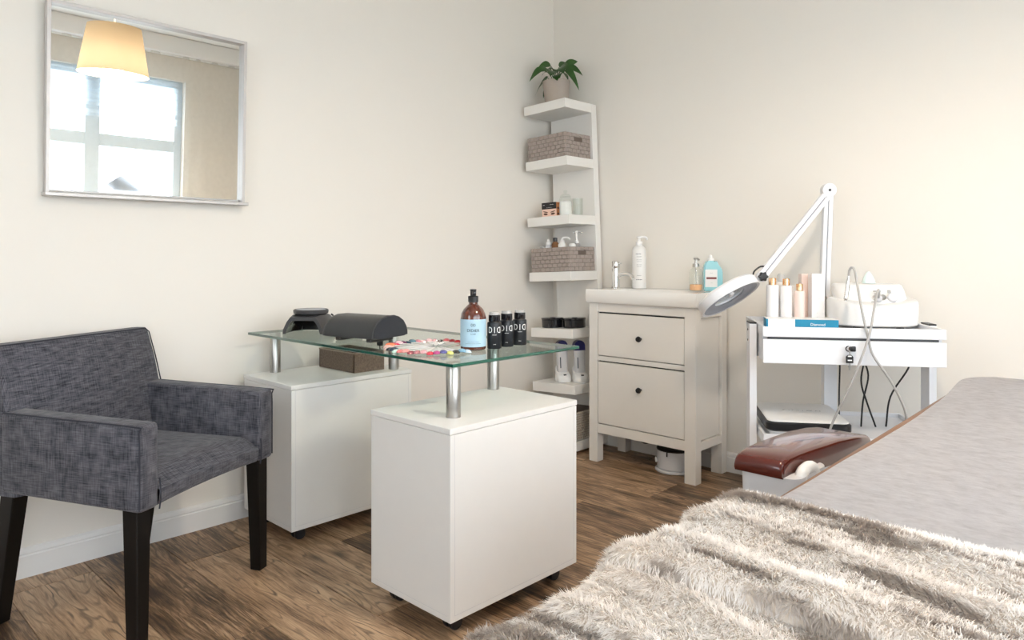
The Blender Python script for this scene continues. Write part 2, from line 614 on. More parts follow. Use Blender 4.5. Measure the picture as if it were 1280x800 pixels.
def letters(name, items, m, parent, radius=None, face=0.0, flat=None):
    """items: (text, size, dx, z, mirrored, squash). Wrapped round a cylinder of the given radius, facing angle face; or laid by matrix flat."""
    bm = bmesh.new()
    for body, size, dx, z, mir, sq in items:
        me = text_mesh(body, size)
        b2 = bmesh.new()
        b2.from_mesh(me)
        bpy.data.meshes.remove(me)
        for v in b2.verts:
            x, y, e = v.co.x * (-1 if mir else 1) * sq + dx, v.co.y + z, v.co.z
            if radius is not None:
                a = face + x / radius
                r = radius + 0.0004 + e
                v.co = (r * math.cos(a), r * math.sin(a), y)
            else:
                v.co = flat @ Vector((x, y, e))
        tmp = bpy.data.meshes.new('tmp')
        b2.to_mesh(tmp)
        b2.free()
        bm.from_mesh(tmp)
        bpy.data.meshes.remove(tmp)
    return link(name, bm, m, parent, smooth=False)


def band(bm, r, z0, z1, a0, a1, n=16):
    lo = [bm.verts.new((r * math.cos(a0 + (a1 - a0) * i / n), r * math.sin(a0 + (a1 - a0) * i / n), z0)) for i in range(n + 1)]
    hi = [bm.verts.new((v.co.x, v.co.y, z1)) for v in lo]
    for i in range(n):
        bm.faces.new((lo[i], lo[i + 1], hi[i + 1], hi[i]))


# ------------------------------------------------------------------ the room
WL, WB_, CH = -0.025, 0.035, 2.66
bm = bmesh.new()
box(bm, WL - 0.15, WX + 0.15, FW - 0.15, WB_ + 0.15, -0.12, -0.008)
floor = struct(link('floor', bm, M['grout']))
bm = bmesh.new()
box(bm, WL - 0.15, WL, FW - 0.15, WB_ + 0.15, -0.02, CH)
struct(link('wall_left', bm, M['wall']))
bm = bmesh.new()
box(bm, WL, WX + 0.15, WB_, WB_ + 0.15, -0.02, CH)
struct(link('wall_back', bm, M['wall']))
bm = bmesh.new()
y0, y1, z0, z1 = WIN
for b in ((FW, y0, -0.02, CH), (y1, WB_, -0.02, CH), (y0, y1, -0.02, z0), (y0, y1, z1, CH)):
    box(bm, WX, WX + 0.15, b[0], b[1], b[2], b[3])
struct(link('wall_right', bm, M['wall']))
bm = bmesh.new()
x0, x1, z0, z1 = FILL_WIN
for b in ((WL, x0, -0.02, CH), (x1, WX + 0.15, -0.02, CH), (x0, x1, -0.02, z0), (x0, x1, z1, CH)):
    box(bm, b[0], b[1], FW - 0.15, FW, b[2], b[3])
struct(link('wall_front', bm, M['wall']))
bm = bmesh.new()
box(bm, WL - 0.15, WX + 0.15, FW - 0.15, WB_ + 0.15, CH, CH + 0.12)
struct(link('ceiling', bm, M['ceil']))
bm = bmesh.new()
box(bm, WX - 0.17, WX - 0.002, FW + 0.01, WB_ - 0.01, 2.52, CH - 0.002, 0.006)
struct(link('trim_1', bm, M['ceil']))

# floor planks, laid along x; pieces share two meshes
PW, PL, GAP = 0.24, 1.20, 0.0022


def plank_mesh(length):
    bm = bmesh.new()
    box(bm, 0, length, 0, PW - GAP, -0.0085, 0.0, 0.0009, 1)
    o = link('plank', bm, M['plank'], floor, smooth=False)
    return o


first = {}
row = 0
y = -2.24 - PW * 7
while y < WB_ - 0.02:
    off = [0.88, 0.28, 1.06, 0.50, 0.74, 0.12][row % 6]
    x = WL - PL + (off % PL)
    while x < 3.70:
        xa, xb = max(x, WL + 0.001), min(x + PL, 3.70)
        ln = round(xb - xa - GAP, 4)
        if ln > 0.05:
            if ln not in first:
                o = plank_mesh(ln)
                first[ln] = o
            else:
                o = first[ln].copy()
                COL.objects.link(o)
            o.location = (xa, y, random.choice((0, 0, 0.0003)))
        x += PL
    y += PW
    row += 1

# baseboards
def baseboard(name, along, lo, hi, wallpos, sign):
    prof = [(0, 0), (0.014, 0), (0.014, 0.070), (0.0115, 0.073), (0.0115, 0.076), (0.013, 0.079), (0.010, 0.090), (0.005, 0.094), (0, 0.096)]
    bm = bmesh.new()
    if along == 'y':
        prism(bm, [(wallpos + sign * p[0], p[1]) for p in prof], lo, hi)
    else:
        prism(bm, prof, lo, hi, Matrix(((0, 1, 0, 0), (sign, 0, 0, wallpos), (0, 0, 1, 0), (0, 0, 0, 1))))
    struct(link(name, bm, M['trim'], smooth=False))


baseboard('baseboard_left', 'y', FW, WB_ - 0.014, WL + 0.0005, 1)
baseboard('baseboard_back', 'x', WL + 0.015, WX, WB_ - 0.0005, -1)


# windows
def window(n, along, lo, hi, z0, z1, pos, mull):
    bm = bmesh.new()
    def bar(a0, a1, b0, b1):
        if along == 'y':
            box(bm, pos, pos + 0.06, a0, a1, b0, b1, 0.004, 1)
        else:
            box(bm, a0, a1, pos - 0.06, pos, b0, b1, 0.004, 1)
    w = 0.065
    bar(lo, hi, z0, z0 + w)
    bar(lo, hi, z1 - w, z1)
    bar(lo, lo + w, z0 + w, z1 - w)
    bar(hi - w, hi, z0 + w, z1 - w)
    for a in mull:
        bar(a - 0.055, a + 0.055, z0 + w, z1 - w)
    cuts = [lo + w] + sorted(v for a in mull for v in (a - 0.055, a + 0.055)) + [hi - w]
    for i in range(0, len(cuts), 2):
        bar(cuts[i], cuts[i + 1], 1.70, 1.80)
    o = struct(link('window_%d' % n, bm, M['wframe']))
    ed = cuts
    for i in range(0, len(ed), 2):
        for b0, b1 in ((z0 + w, 1.70), (1.80, z1 - w)):
            if along == 'y':
                pbox('pane', M['pane'], o, pos + 0.028, pos + 0.032, ed[i], ed[i + 1], b0, b1)
            else:
                pbox('pane', M['pane'], o, ed[i], ed[i + 1], pos - 0.032, pos - 0.028, b0, b1)
    return o


window(1, 'y', WIN[0], WIN[1], WIN[2], WIN[3], WX + 0.06, (-1.37, -2.10, -2.83, -3.56))
window(2, 'x', FILL_WIN[0], FILL_WIN[1], FILL_WIN[2], FILL_WIN[3], FW - 0.06, ())  # added behind the camera to brighten the faces turned that way

# blinds over the top lights of the window seen in the mirror
bl = thing('window_blind', 'pale blue pleated blind half lowered over the window, seen in the mirror', 'blind', (WX + 0.035, 0, 0))
for a, b in ((2.02, 2.30), (1.93, 1.985)):
    bm = bmesh.new()
    n = max(2, int((b - a) / 0.02))
    pts = [((0.006 if i % 2 else -0.006), a + (b - a) * i / n) for i in range(n + 1)]
    for i in range(n):
        q = [bm.verts.new((p[0], yy, p[1])) for p in (pts[i], pts[i + 1]) for yy in (WIN[0] + 0.05, WIN[1] - 0.05)]
        bm.faces.new((q[0], q[1], q[3], q[2]))
    link('pleated_panel', bm, M['blind'], bl, smooth=False)

# sheer curtain
cu = thing('sheer_curtain', 'floor-length cream sheer curtain over the window, seen in the mirror', 'curtain', (WX - 0.09, 0, 0))
bm = bmesh.new()
ny = 600
cols = []
for i in range(ny + 1):
    yy = -4.5 + 4.46 * i / ny
    xx = 0.022 * math.sin(yy * 47 + 1.3 * math.sin(yy * 9)) + 0.012 * math.sin(yy * 21)
    cols.append((bm.verts.new((xx, yy, 0.02)), bm.verts.new((xx * 0.7, yy, 2.52))))
for a, b in zip(cols, cols[1:]):
    bm.faces.new((a[0], b[0], b[1], a[1]))
link('curtain_fabric', bm, M['sheer'], cu)
ptube('curtain_rail', M['trim'], cu, [(0, -4.55, 2.515), (0, -0.02, 2.515)], 0.008, n=0)

# pendant lamp, seen in the mirror
pl = thing('pendant_lamp', 'beige linen drum pendant lamp hanging from the ceiling, seen in the mirror', 'lamp', (2.3, -1.68, 2.06))
bm = bmesh.new()
lathe(bm, [(0.205, 0.0), (0.155, 0.30)], 48)
bmesh.ops.delete(bm, geom=[f for f in bm.faces if len(f.verts) > 4], context='FACES_ONLY')
link('lamp_shade', bm, M['shade'], pl)
plathe('bulb', M['bulb'], pl, [(0, 0.08), (0.03, 0.09), (0.045, 0.12), (0.03, 0.165), (0.014, 0.19), (0, 0.19)])
ptube('cord', M['whitepl'], pl, [(0, 0, 0.19), (0, 0, 0.594)], 0.006, n=0)
bm = bmesh.new()
for k in range(3):
    a = 2 * PI * k / 3
    tube(bm, [(0, 0, 0.28), (0.154 * math.cos(a), 0.154 * math.sin(a), 0.298)], 0.003, 6)
link('shade_spider', bm, M['whitepl'], pl)
ld = bpy.data.lights.new('pendant_bulb_light', 'POINT')
ld.energy = 30
ld.color = (1.0, 0.88, 0.74)
ld.shadow_soft_size = 0.06
lo_ = bpy.data.objects.new('pendant_bulb_light', ld)
COL.objects.link(lo_)
lo_.parent = pl
lo_.location = (0, 0, 0.05)

# house and paving outside the window
h = thing('house', 'pale gabled house outside the window, seen in the mirror', 'house', (90.0, 26.4, -3.0))
bm = bmesh.new()
box(bm, 0.0, 9.0, -2.2, 2.2, 0, 5.4)
link('house_wall', bm, M['hwall'], h)
bm = bmesh.new()
prism(bm, [(-2.7, 5.2), (0, 7.2), (2.7, 5.2), (2.7, 5.5), (0, 7.6), (-2.7, 5.5)], -0.3, 9.2, Matrix(((0, 1, 0, 0), (1, 0, 0, 0), (0, 0, 1, 0), (0, 0, 0, 1))))
link('house_roof', bm, M['hroof'], h, smooth=False)
bm = bmesh.new()
box(bm, WX + 1.0, 130, -60, 60, -3.1, -3.0)
struct(link('ground', bm, M['ground']))

# ------------------------------------------------------------------ wall mirror
mi = thing('wall_mirror', 'square mirror in a slim silver frame with a bottom ledge on the wall', 'mirror', (WL + 0.004, -2.254, 1.272), 0, rot=(0, R(2.0), 0))
MW, MH, MD = 0.345, 0.64, 0.03
pbox('mirror_glass', M['mirror'], mi, 0.004, 0.008, -MW + 0.008, MW - 0.008, 0.010, MH - 0.008)
for s in (-1, 1):
    pbox('frame_side', M['frame'], mi, 0, MD, s * MW - 0.006 * (1 + s) , s * MW + 0.006 * (1 - s), 0.0, MH, 0.001, 1)
pbox('frame_top', M['frame'], mi, 0, MD, -MW + 0.0125, MW - 0.0125, MH - 0.012, MH, 0.001, 1)
pbox('frame_ledge', M['frame'], mi, 0, MD + 0.022, -MW - 0.006, MW + 0.006, -0.0125, -0.0005, 0.0015, 1)
pbox('frame_back', M['frame'], mi, -0.002, 0.0035, -MW + 0.013, MW - 0.013, 0.005, MH - 0.0125)

# ------------------------------------------------------------------ armchair
ch = thing('armchair', 'charcoal linen upholstered armchair with black wooden legs beside the white wall', 'armchair', (0.385, -2.425, 0), R(27))
AW = 0.292
for s in (-1, 1):
    # arm: side panel as a rounded block, its outer skirt dips at the front
    bm = bmesh.new()
    y0, y1 = (s * AW, s * (AW - 0.072))
    box(bm, -0.22, 0.268, min(y0, y1), max(y0, y1), 0.385, 0.607, 0.014, 3)
    for v in bm.verts:
        if v.co.z < 0.42 and v.co.x > 0.1:
            v.co.z -= 0.012 * (v.co.x - 0.1) / 0.17
        if v.co.z > 0.58:
            v.co.z += 0.010 * (0.268 - v.co.x) / 0.49
    arm = link('armrest', bm, M['linen'], ch)
    bm = bmesh.new()
    zt = lambda x: 0.6035 + 0.010 * (0.268 - x) / 0.49
    yo = s * (AW - 0.003)
    tube(bm, smooth_path([(-0.21, yo, zt(-0.21)), (0.0, yo, zt(0)), (0.25, yo, zt(0.25)), (0.2645, yo, 0.588), (0.2655, yo, 0.48), (0.2655, yo, 0.385)], 3), 0.0022, 6)
    link('piping', bm, M['seam'], arm)
# seat
bm = bmesh.new()
nx, nyy = 14, 14
top = []
for i in range(nx + 1):
    r = []
    for j in range(nyy + 1):
        u, v = i / nx, j / nyy
        x = -0.17 + 0.425 * u
        yv = (v - 0.5) * 2 * (AW - 0.074)
        z = 0.452 + 0.016 * (1 - abs(2 * v - 1) ** 2.4) * (1 - (2 * u - 1) ** 4 * 0.4)
        if u > 0.85:
            z -= 0.030 * ((u - 0.85) / 0.15) ** 2.2
        r.append(bm.verts.new((x, yv, z)))
    top.append(r)
for i in range(nx):
    for j in range(nyy):
        bm.faces.new((top[i][j], top[i + 1][j], top[i + 1][j + 1], top[i][j + 1]))
# front apron and underside
fr = [top[nx]]
for k, (dx, z) in enumerate(((0.010, 0.418), (0.008, 0.392), (0.0, 0.375))):
    fr.append([bm.verts.new((0.255 + dx, (j / nyy - 0.5) * 2 * (AW - 0.074), z + 0.007 * (1 - (2 * j / nyy - 1) ** 2))) for j in range(nyy + 1)])
fr.append([bm.verts.new((-0.17, (j / nyy - 0.5) * 2 * (AW - 0.074), 0.39)) for j in range(nyy + 1)])
for a, b in zip(fr, fr[1:]):
    for j in range(nyy):
        bm.faces.new((a[j], a[j + 1], b[j + 1], b[j]))
seat = link('seat', bm, M['linen'], ch, angle=60)
for s in (-1, 1):
    bm = bmesh.new()
    yo = s * (AW - 0.070)
    tube(bm, smooth_path([(0.269, yo, 0.452), (0.272, yo, 0.42), (0.272, yo, 0.395), (0.268, yo, 0.368)], 3), 0.0022, 6)
    link('seam_cord', bm, M['seam'], seat)
# backrest: leaning, slightly thinner to the top
bm = bmesh.new()
rings = []
for z, xb, xf, w in ((0.375, -0.245, -0.165, 0.285), (0.46, -0.248, -0.170, 0.286), (0.60, -0.265, -0.192, 0.288), (0.70, -0.285, -0.216, 0.288), (0.785, -0.306, -0.244, 0.287), (0.800, -0.304, -0.252, 0.283)):
    c = 0.014
    rings.append([(xf, -w + c, z), (xf, w - c, z), (xf - c * 0.7, w, z), (xb + c * 0.7, w, z), (xb, w - c, z), (xb, -w + c, z), (xb + c * 0.7, -w, z), (xf - c * 0.7, -w, z)])
loft(bm, rings)
back = link('backrest', bm, M['linen'], ch, angle=50)
bm = bmesh.new()
tube(bm, [(-0.250, -0.27, 0.799), (-0.250, 0.27, 0.799), (-0.246, 0.2845, 0.785), (-0.219, 0.286, 0.70), (-0.195, 0.286, 0.612)], 0.0022, 6)
link('piping', bm, M['seam'], back)
for sx_, sy_ in ((1, 1), (1, -1), (-1, 1), (-1, -1)):
    bm = bmesh.new()
    t = (0.226, sy_ * 0.258, 0.385) if sx_ > 0 else (-0.205, sy_ * 0.258, 0.385)
    b = (0.232, sy_ * 0.262, 0.0) if sx_ > 0 else (-0.262, sy_ * 0.262, 0.0)
    def rg(c, hw):
        return [(c[0] - hw, c[1] - hw, c[2]), (c[0] + hw, c[1] - hw, c[2]), (c[0] + hw, c[1] + hw, c[2]), (c[0] - hw, c[1] + hw, c[2])]
    loft(bm, [rg(t, 0.025), rg(b, 0.0195)])
    bmesh.ops.bevel(bm, geom=list(bm.edges), offset=0.0025, segments=1, affect='EDGES')
    link('leg', bm, M['blackwood'], ch)

# ------------------------------------------------------------------ manicure table
TX, TY, GZ = 0.668, -1.648, 0.757
tb = thing('manicure_table', 'glass-topped manicure table on two white cabinets with steel posts', 'table', (TX, TY, 0), 0)
bm = bmesh.new()
box(bm, -0.595, 0.613, -0.28, 0.285, GZ - 0.010, GZ, 0.0015, 1)
bm.normal_update()
for f in bm.faces:
    f.material_index = 0 if abs(f.normal.z) > 0.9 else 1
link('glass_top', bm, None, tb, smooth=False, mats=[M['glass'], M['gedge']])
for n, (cx, cy) in enumerate(((0.448, -0.030), (-0.458, 0.003))):
    cb = pbox('cabinet', M['white'], tb, cx - 0.184, cx + 0.184, cy - 0.275, cy + 0.275, 0.052, 0.567, 0.0012, 1)
    pbox('cabinet_top', M['white'], cb, cx - 0.185, cx + 0.185, cy - 0.277, cy + 0.277, 0.5685, 0.585, 0.0012, 1)
    # thin edge banding lines of the end panels
    bm = bmesh.new()
    for xx in (cx + 0.1842,):
        box(bm, xx - 0.0003, xx + 0.0003, cy - 0.260, cy - 0.2592, 0.07, 0.565)
        box(bm, xx - 0.0003, xx + 0.0003, cy + 0.2592, cy + 0.260, 0.07, 0.565)
        box(bm, xx - 0.0003, xx + 0.0003, cy - 0.26, cy + 0.26, 0.0692, 0.07)
    box(bm, cx - 0.17, cx + 0.17, cy - 0.2755, cy - 0.2749, 0.0692, 0.07)
    link('edge_joint', bm, M['greypl'], cb)
    for ax in (-0.125, 0.125):
        for ay in (-0.215, 0.215):
            bm = bmesh.new()
            for k in (-1, 1):
                lathe(bm, [(0.006, -0.008), (0.020, -0.008), (0.0215, -0.005), (0.0215, 0.005), (0.020, 0.008), (0.006, 0.008)], 20,
                      Matrix.Translation((cx + ax + k * 0.012, cy + ay, 0.0217)) @ Matrix.Rotation(R(90), 4, 'Y'))
            box(bm, cx + ax - 0.016, cx + ax + 0.016, cy + ay - 0.012, cy + ay + 0.012, 0.032, 0.0515, 0.003, 1)
            link('castor', bm, M['black'], cb)
for px, py in ((1.194, -1.848), (0.963, -1.453), (0.06, -1.805), (0.345, -1.425)):
    cx, cy = px - TX, py - TY
    plathe('post', M['steel'], tb, [(0.0215, 0.5855), (0.0215, 0.744), (0.020, 0.7465)], 32, Matrix.Translation((cx, cy, 0)))

GT = GZ + 0.0006
# brown woven tray on the far cabinet
bk = thing('woven_tray', 'dark brown woven tray on the cabinet under the glass top', 'tray', (0.197, -1.533, 0.5862), 0)
bw, bd, bh = 0.130, 0.073, 0.078
bm = bmesh.new()
box(bm, -bw, bw, -bd, bd, 0, 0.004)
for a in ((-bw, bw, -bd, -bd + 0.006), (-bw, bw, bd - 0.006, bd), (-bw, -bw + 0.006, -bd, bd), (bw - 0.006, bw, -bd, bd)):
    box(bm, a[0], a[1], a[2], a[3], 0.004, bh)
link('tray_body', bm, M['wickerdark'], bk, smooth=False)
bm = bmesh.new()
tube(bm, [(-bw, -bd, bh), (bw, -bd, bh), (bw, bd, bh), (-bw, bd, bh), (-bw, -bd, bh)], 0.0028, 6)
link('tray_edge', bm, M['wickerlip'], bk)

# nail lamp
nl = thing('nail_lamp', 'black nail drying lamp with round timer disc on the glass top', 'lamp', (0.245, -1.752, GT), R(38))
bm = bmesh.new()
def arch(y, w, hgt, wt):
    pts = [(-w, y, 0.0), (-w * 0.98, y, hgt * 0.25), (-w * 0.80, y, hgt * 0.72), (-wt, y, hgt), (wt, y, hgt), (w * 0.80, y, hgt * 0.72), (w * 0.98, y, hgt * 0.25), (w, y, 0.0),
           (w * 0.86, y, 0.0), (w * 0.80, y, hgt * 0.25), (w * 0.66, y, hgt * 0.62), (wt * 0.85, y, hgt * 0.80), (-wt * 0.85, y, hgt * 0.80), (-w * 0.66, y, hgt * 0.62), (-w * 0.80, y, hgt * 0.25), (-w * 0.86, y, 0.0)]
    return pts
loft(bm, [arch(-0.085, 0.080, 0.064, 0.050), arch(-0.04, 0.092, 0.070, 0.058), arch(0.03, 0.094, 0.070, 0.058), arch(0.085, 0.076, 0.062, 0.048)])
link('lamp_body', bm, M['greyblack'], nl, angle=30)
bm = bmesh.new()
rows_ = [[bm.verts.new((p[0] * 0.985, p[1], max(0.0008, p[2] * 0.985))) for p in arch(*q)[8:]] for q in ((-0.0835, 0.080, 0.064, 0.050), (-0.04, 0.092, 0.070, 0.058), (0.03, 0.094, 0.070, 0.058), (0.070, 0.080, 0.064, 0.050))]
for a, b in zip(rows_, rows_[1:]):
    for k in range(7):
        bm.faces.new((a[k], a[k + 1], b[k + 1], b[k]))
link('inner_liner', bm, M['blackgloss'], nl)
bm = bmesh.new()
box(bm, -0.062, 0.062, 0.070, 0.075, 0.001, 0.050)
link('back_panel', bm, M['blackgloss'], nl)
plathe('timer_disc', M['greyblack'], nl, [(0.058, 0.0705), (0.066, 0.074), (0.068, 0.086), (0.064, 0.090), (0.060, 0.088), (0, 0.088)], 40)
plathe('disc_inlay', M['bluegrey'], nl, [(0.056, 0.0885), (0.056, 0.0895), (0, 0.0895)], 40)
plathe('button', M['black'], nl, [(0.006, 0.0), (0.006, 0.004), (0, 0.005)], 14, Matrix.Translation((0.078, 0.02, 0.0655)) @ Matrix.Rotation(R(40), 4, 'Y'))
pc = thing('lamp_cable', 'black cable with inline plug hanging behind the glass table by the wall', 'cable', (0.12, -1.335, 0))
ptube('cable', M['black'], pc, [(0.0, -0.02, 0.752), (0, 0, 0.735), (0.004, 0.0, 0.715)], 0.0022)
bm = bmesh.new()
box(bm, -0.009, 0.017, -0.008, 0.010, 0.655, 0.715, 0.003, 2)
link('inline_plug', bm, M['black'], pc)
ptube('cable', M['black'], pc, [(0.004, 0.0, 0.655), (0.003, 0.002, 0.63), (-0.004, 0.004, 0.59), (-0.008, 0.01, 0.40), (-0.008, 0.012, 0.12), (0.0, 0.0, 0.006)], 0.0022)

# hand rest
hr = thing('hand_rest', 'black leather half-round hand rest cushion on the glass top', 'cushion', (0.618, -1.760, GT), R(13))
hl, hw, hh = 0.118, 0.092, 0.085
prof = [(-hw, 0.018), (-hw * 1.0, 0.030), (-hw * 0.93, 0.050), (-hw * 0.76, 0.070), (-hw * 0.5, 0.084), (-hw * 0.2, 0.091), (hw * 0.2, 0.091), (hw * 0.5, 0.084), (hw * 0.76, 0.070), (hw * 0.93, 0.050), (hw, 0.032), (hw, 0.018), (hw * 0.8, 0.014), (-hw * 0.8, 0.014)]
bm = bmesh.new()
rings = []
for x, k in ((-hl, 0.93), (-hl + 0.006, 0.98), (-hl + 0.02, 1.0), (0, 1.0), (hl - 0.02, 1.0), (hl - 0.004, 0.985)):
    rings.append([(x, p[0] * k, 0.014 + (p[1] - 0.014) * k) for p in prof])
loft(bm, rings)
link('cushion_cover', bm, M['leather'], hr, angle=40)
bm = bmesh.new()
rings = [[(hl - 0.0035, p[0] * 0.985, 0.014 + (p[1] - 0.014) * 0.985) for p in prof], [(hl + 0.006, p[0] * 0.95, 0.016 + (p[1] - 0.014) * 0.95) for p in prof]]
loft(bm, rings)
link('end_panel', bm, M['leather2'], hr, angle=40)
bm = bmesh.new()
tube(bm, [(hl + 0.002, p[0] * 0.99, 0.0145 + (p[1] - 0.014) * 0.99) for p in prof[:12]], 0.0022, 6)
link('piping', bm, M['greyblack'], hr)
for sx_ in (-1, 1):
    bm = bmesh.new()
    box(bm, sx_ * 0.072 - 0.012, sx_ * 0.072 + 0.012, -0.06, 0.06, 0.0, 0.0135, 0.003, 1)
    link('foot', bm, M['greyblack'], hr)

# nail colour fan
fan = thing('nail_swatch_fan', 'fan of white sticks with coloured nail tips on the glass top', 'swatch fan', (0.985, -1.735, GT), 0)
tipcols = [(0.45, 0.02, 0.03), (0.30, 0.02, 0.03), (0.55, 0.10, 0.12), (0.04, 0.02, 0.02), (0.80, 0.45, 0.48), (0.85, 0.55, 0.58), (0.90, 0.62, 0.62), (0.78, 0.30, 0.36), (0.10, 0.22, 0.28), (0.02, 0.06, 0.10), (0.16, 0.03, 0.10), (0.80, 0.55, 0.60), (0.70, 0.03, 0.10), (0.75, 0.04, 0.06), (0.90, 0.22, 0.10), (0.88, 0.42, 0.32), (0.78, 0.48, 0.38), (0.70, 0.45, 0.40), (0.86, 0.60, 0.52), (0.02, 0.02, 0.03), (0.03, 0.05, 0.08), (0.60, 0.85, 0.75), (0.78, 0.22, 0.22), (0.80, 0.30, 0.28), (0.35, 0.08, 0.10), (0.45, 0.18, 0.20), (0.75, 0.40, 0.42), (0.70, 0.05, 0.08), (0.45, 0.06, 0.22), (0.10, 0.10, 0.30), (0.75, 0.75, 0.20), (0.03, 0.03, 0.03), (0.25, 0.45, 0.60), (0.60, 0.72, 0.80)]
tipmats = [mat('nail_polish', c, 0.15, coat=1.0, var=0.05) for c in tipcols]
stick_me = None
tip_me = {}
nst = len(tipcols)
for i in range(nst):
    ang = R(112) + (R(357) - R(112)) * i / (nst - 1)
    if stick_me is None:
        bm = bmesh.new()
        prism(bm, [(0.0, -0.004), (0.118, -0.0108), (0.118, 0.0108), (0.0, 0.004)], 0, 0.0012, Matrix.Rotation(R(90), 4, 'X') @ Matrix.Scale(-1, 4, (0, 0, 1)))
        st = link('swatch_stick', bm, M['whitepl'], fan, smooth=False)
        stick_me = st.data
    else:
        st = bpy.data.objects.new('swatch_stick', stick_me)
        COL.objects.link(st)
        st.parent = fan
    rad = 0.050
    st.rotation_euler = (0, 0, ang)
    st.location = (math.cos(ang) * rad * 0.55, math.sin(ang) * rad * 0.55, 0.0012 + 0.0022 * (i % 3))
    bm = bmesh.new()
    bmesh.ops.create_uvsphere(bm, u_segments=10, v_segments=6, radius=1, matrix=Matrix.Translation((0.128, 0, 0.0016)) @ Matrix.Diagonal((0.0175, 0.0122, 0.0085, 1)))
    bmesh.ops.bisect_plane(bm, geom=bm.verts[:] + bm.edges[:] + bm.faces[:], plane_co=(0, 0, 0.0001), plane_no=(0, 0, -1), clear_outer=True)
    tp = link('nail_tip', bm, tipmats[i], st)
ptube('binding_ring', M['chrome'], fan, [(0.012 * math.cos(t), 0.012 * math.sin(t) * 0.9, 0.016 + 0.012 * math.sin(t)) for t in [2 * PI * k / 16 for k in range(17)]], 0.0016, 6, n=0)
bm = bmesh.new()
lathe(bm, [(0.016, 0.0145), (0.022, 0.0152), (0.022, 0.0165), (0, 0.0172)], 24)
link('hub', bm, M['whitepl'], fan)
ptube('bead_chain', M['chrome'], fan, [(0.012, 0.0, 0.018), (0.02, 0.02, 0.017), (0.0, 0.035, 0.016), (-0.03, 0.03, 0.016), (-0.05, 0.045, 0.016)], 0.0016, 6)

CAMDIR = math.atan2(-3.26 + 1.66, 2.78 - 1.1)
# amber pump bottle
ab = thing('pump_bottle', 'amber pump bottle with a pale blue label on the glass top', 'bottle', (1.092, -1.672, GT))
plathe('bottle_body', M['amber'], ab, [(0.036, 0), (0.0405, 0.004), (0.041, 0.012), (0.041, 0.102), (0.0385, 0.116), (0.031, 0.130), (0.020, 0.141), (0.0145, 0.146), (0.0145, 0.152), (0, 0.152)], 40)
bm = bmesh.new()
band(bm, 0.0414, 0.012, 0.099, CAMDIR - 1.75, CAMDIR + 1.75, 40)
link('bottle_label', bm, M['bluelabel'], ab)
letters('label_print', [('I', 0.0125, 0, 0.081, False, 1), ('D', 0.0125, -0.0052, 0.081, True, 0.6), ('D', 0.0125, 0.0052, 0.081, False, 0.6),
                        ('DIDIER', 0.0125, 0, 0.064, False, 1.05), ('L A B', 0.006, 0, 0.053, False, 1.1), ('......................', 0.008, 0, 0.030, False, 1), ('.............................', 0.008, 0, 0.025, False, 1)], M['ink'], ab, 0.0414, CAMDIR)
plathe('pump_collar', M['black'], ab, [(0.0165, 0.1525), (0.0168, 0.170), (0.015, 0.172), (0.0095, 0.1725), (0.0095, 0.188), (0.0105, 0.189), (0.0105, 0.193), (0, 0.194)], 28)
bm = bmesh.new()
a = CAMDIR
box(bm, 0.0, 0.026, -0.0055, 0.0055, 0.176, 0.187, 0.002, 2, Matrix.Rotation(a + 0.15, 4, 'Z'))
link('pump_nozzle', bm, M['blackgloss'], ab)

for i, (bx, by, lb) in enumerate(((1.122, -1.606, 'black bottle touching the amber pump bottle'), (1.113, -1.540, 'black bottle in the middle of the three'), (1.115, -1.478, 'black bottle furthest from the amber pump bottle'))):
    b = thing('product_bottle', lb + ' on the glass top', 'bottle', (bx, by, GT), 0, 'black lettered bottles on the glass top')
    plathe('bottle_body', M['tubblack'], b, [(0.0215, 0), (0.0235, 0.003), (0.0235, 0.082), (0.022, 0.0855), (0.019, 0.086), (0.018, 0.088), (0, 0.088)], 32)
    plathe('bottle_cap', M['blackgloss'], b, [(0.0188, 0.0885), (0.0192, 0.091), (0.0192, 0.108), (0.018, 0.109), (0, 0.109)], 32)
    plathe('dust_cap', M['clearcap'], b, [(0.0165, 0.1093), (0.0165, 0.1165), (0.0150, 0.118), (0, 0.118)], 28)
    fa = math.atan2(-3.26 - by, 2.78 - bx) + 0.02
    letters('label_logo', [('D', 0.028, -0.0145, 0.0605, False, 0.70), ('I', 0.028, 0.0, 0.0605, False, 0.62), ('D', 0.028, 0.0145, 0.0605, True, 0.70)], M['whiteink'], b, 0.0235, fa)
    letters('label_small_print', [('••••••', 0.0065, 0, 0.0455, False, 1)], M['whiteink'], b, 0.0235, fa)
    letters('label_foot_print', [('••••', 0.006, 0, 0.015, False, 1)], M['whiteink'], b, 0.0235, fa)

# ------------------------------------------------------------------ corner shelf unit (leans a little to the left)
LEAN = R(-2.5)
SH = Matrix.Translation((0.090, 0.0195, 0.0)) @ Matrix.Rotation(LEAN, 4, 'Y')
su = thing('shelf_unit', 'tall narrow white corner shelf unit with seven open shelves', 'shelf unit', (0.090, 0.0195, 0.0), rot=(0, LEAN, 0))
ST = [1.898, 1.585, 1.268, 0.962, 0.652, 0.353, 0.055]
pbox('back_panel', M['shelfw'], su, 0.0, 0.30, -0.045, 0.0, 0.002, 1.898, 0.001, 1)
for z in ST:
    pbox('shelf_board', M['shelfw'], su, 0.0, 0.30, -0.278, -0.0452, z - 0.050, z, 0.001, 1)


def on_shelf(x, y, z, name, label, cat, rz=0.0, group=None):
    p = SH @ Vector((x, y, z + 0.0012))
    o = thing(name, label, cat, p, 0, group)
    o.rotation_euler = (Matrix.Rotation(LEAN, 4, 'Y') @ Matrix.Rotation(rz, 4, 'Z')).to_euler()
    return o


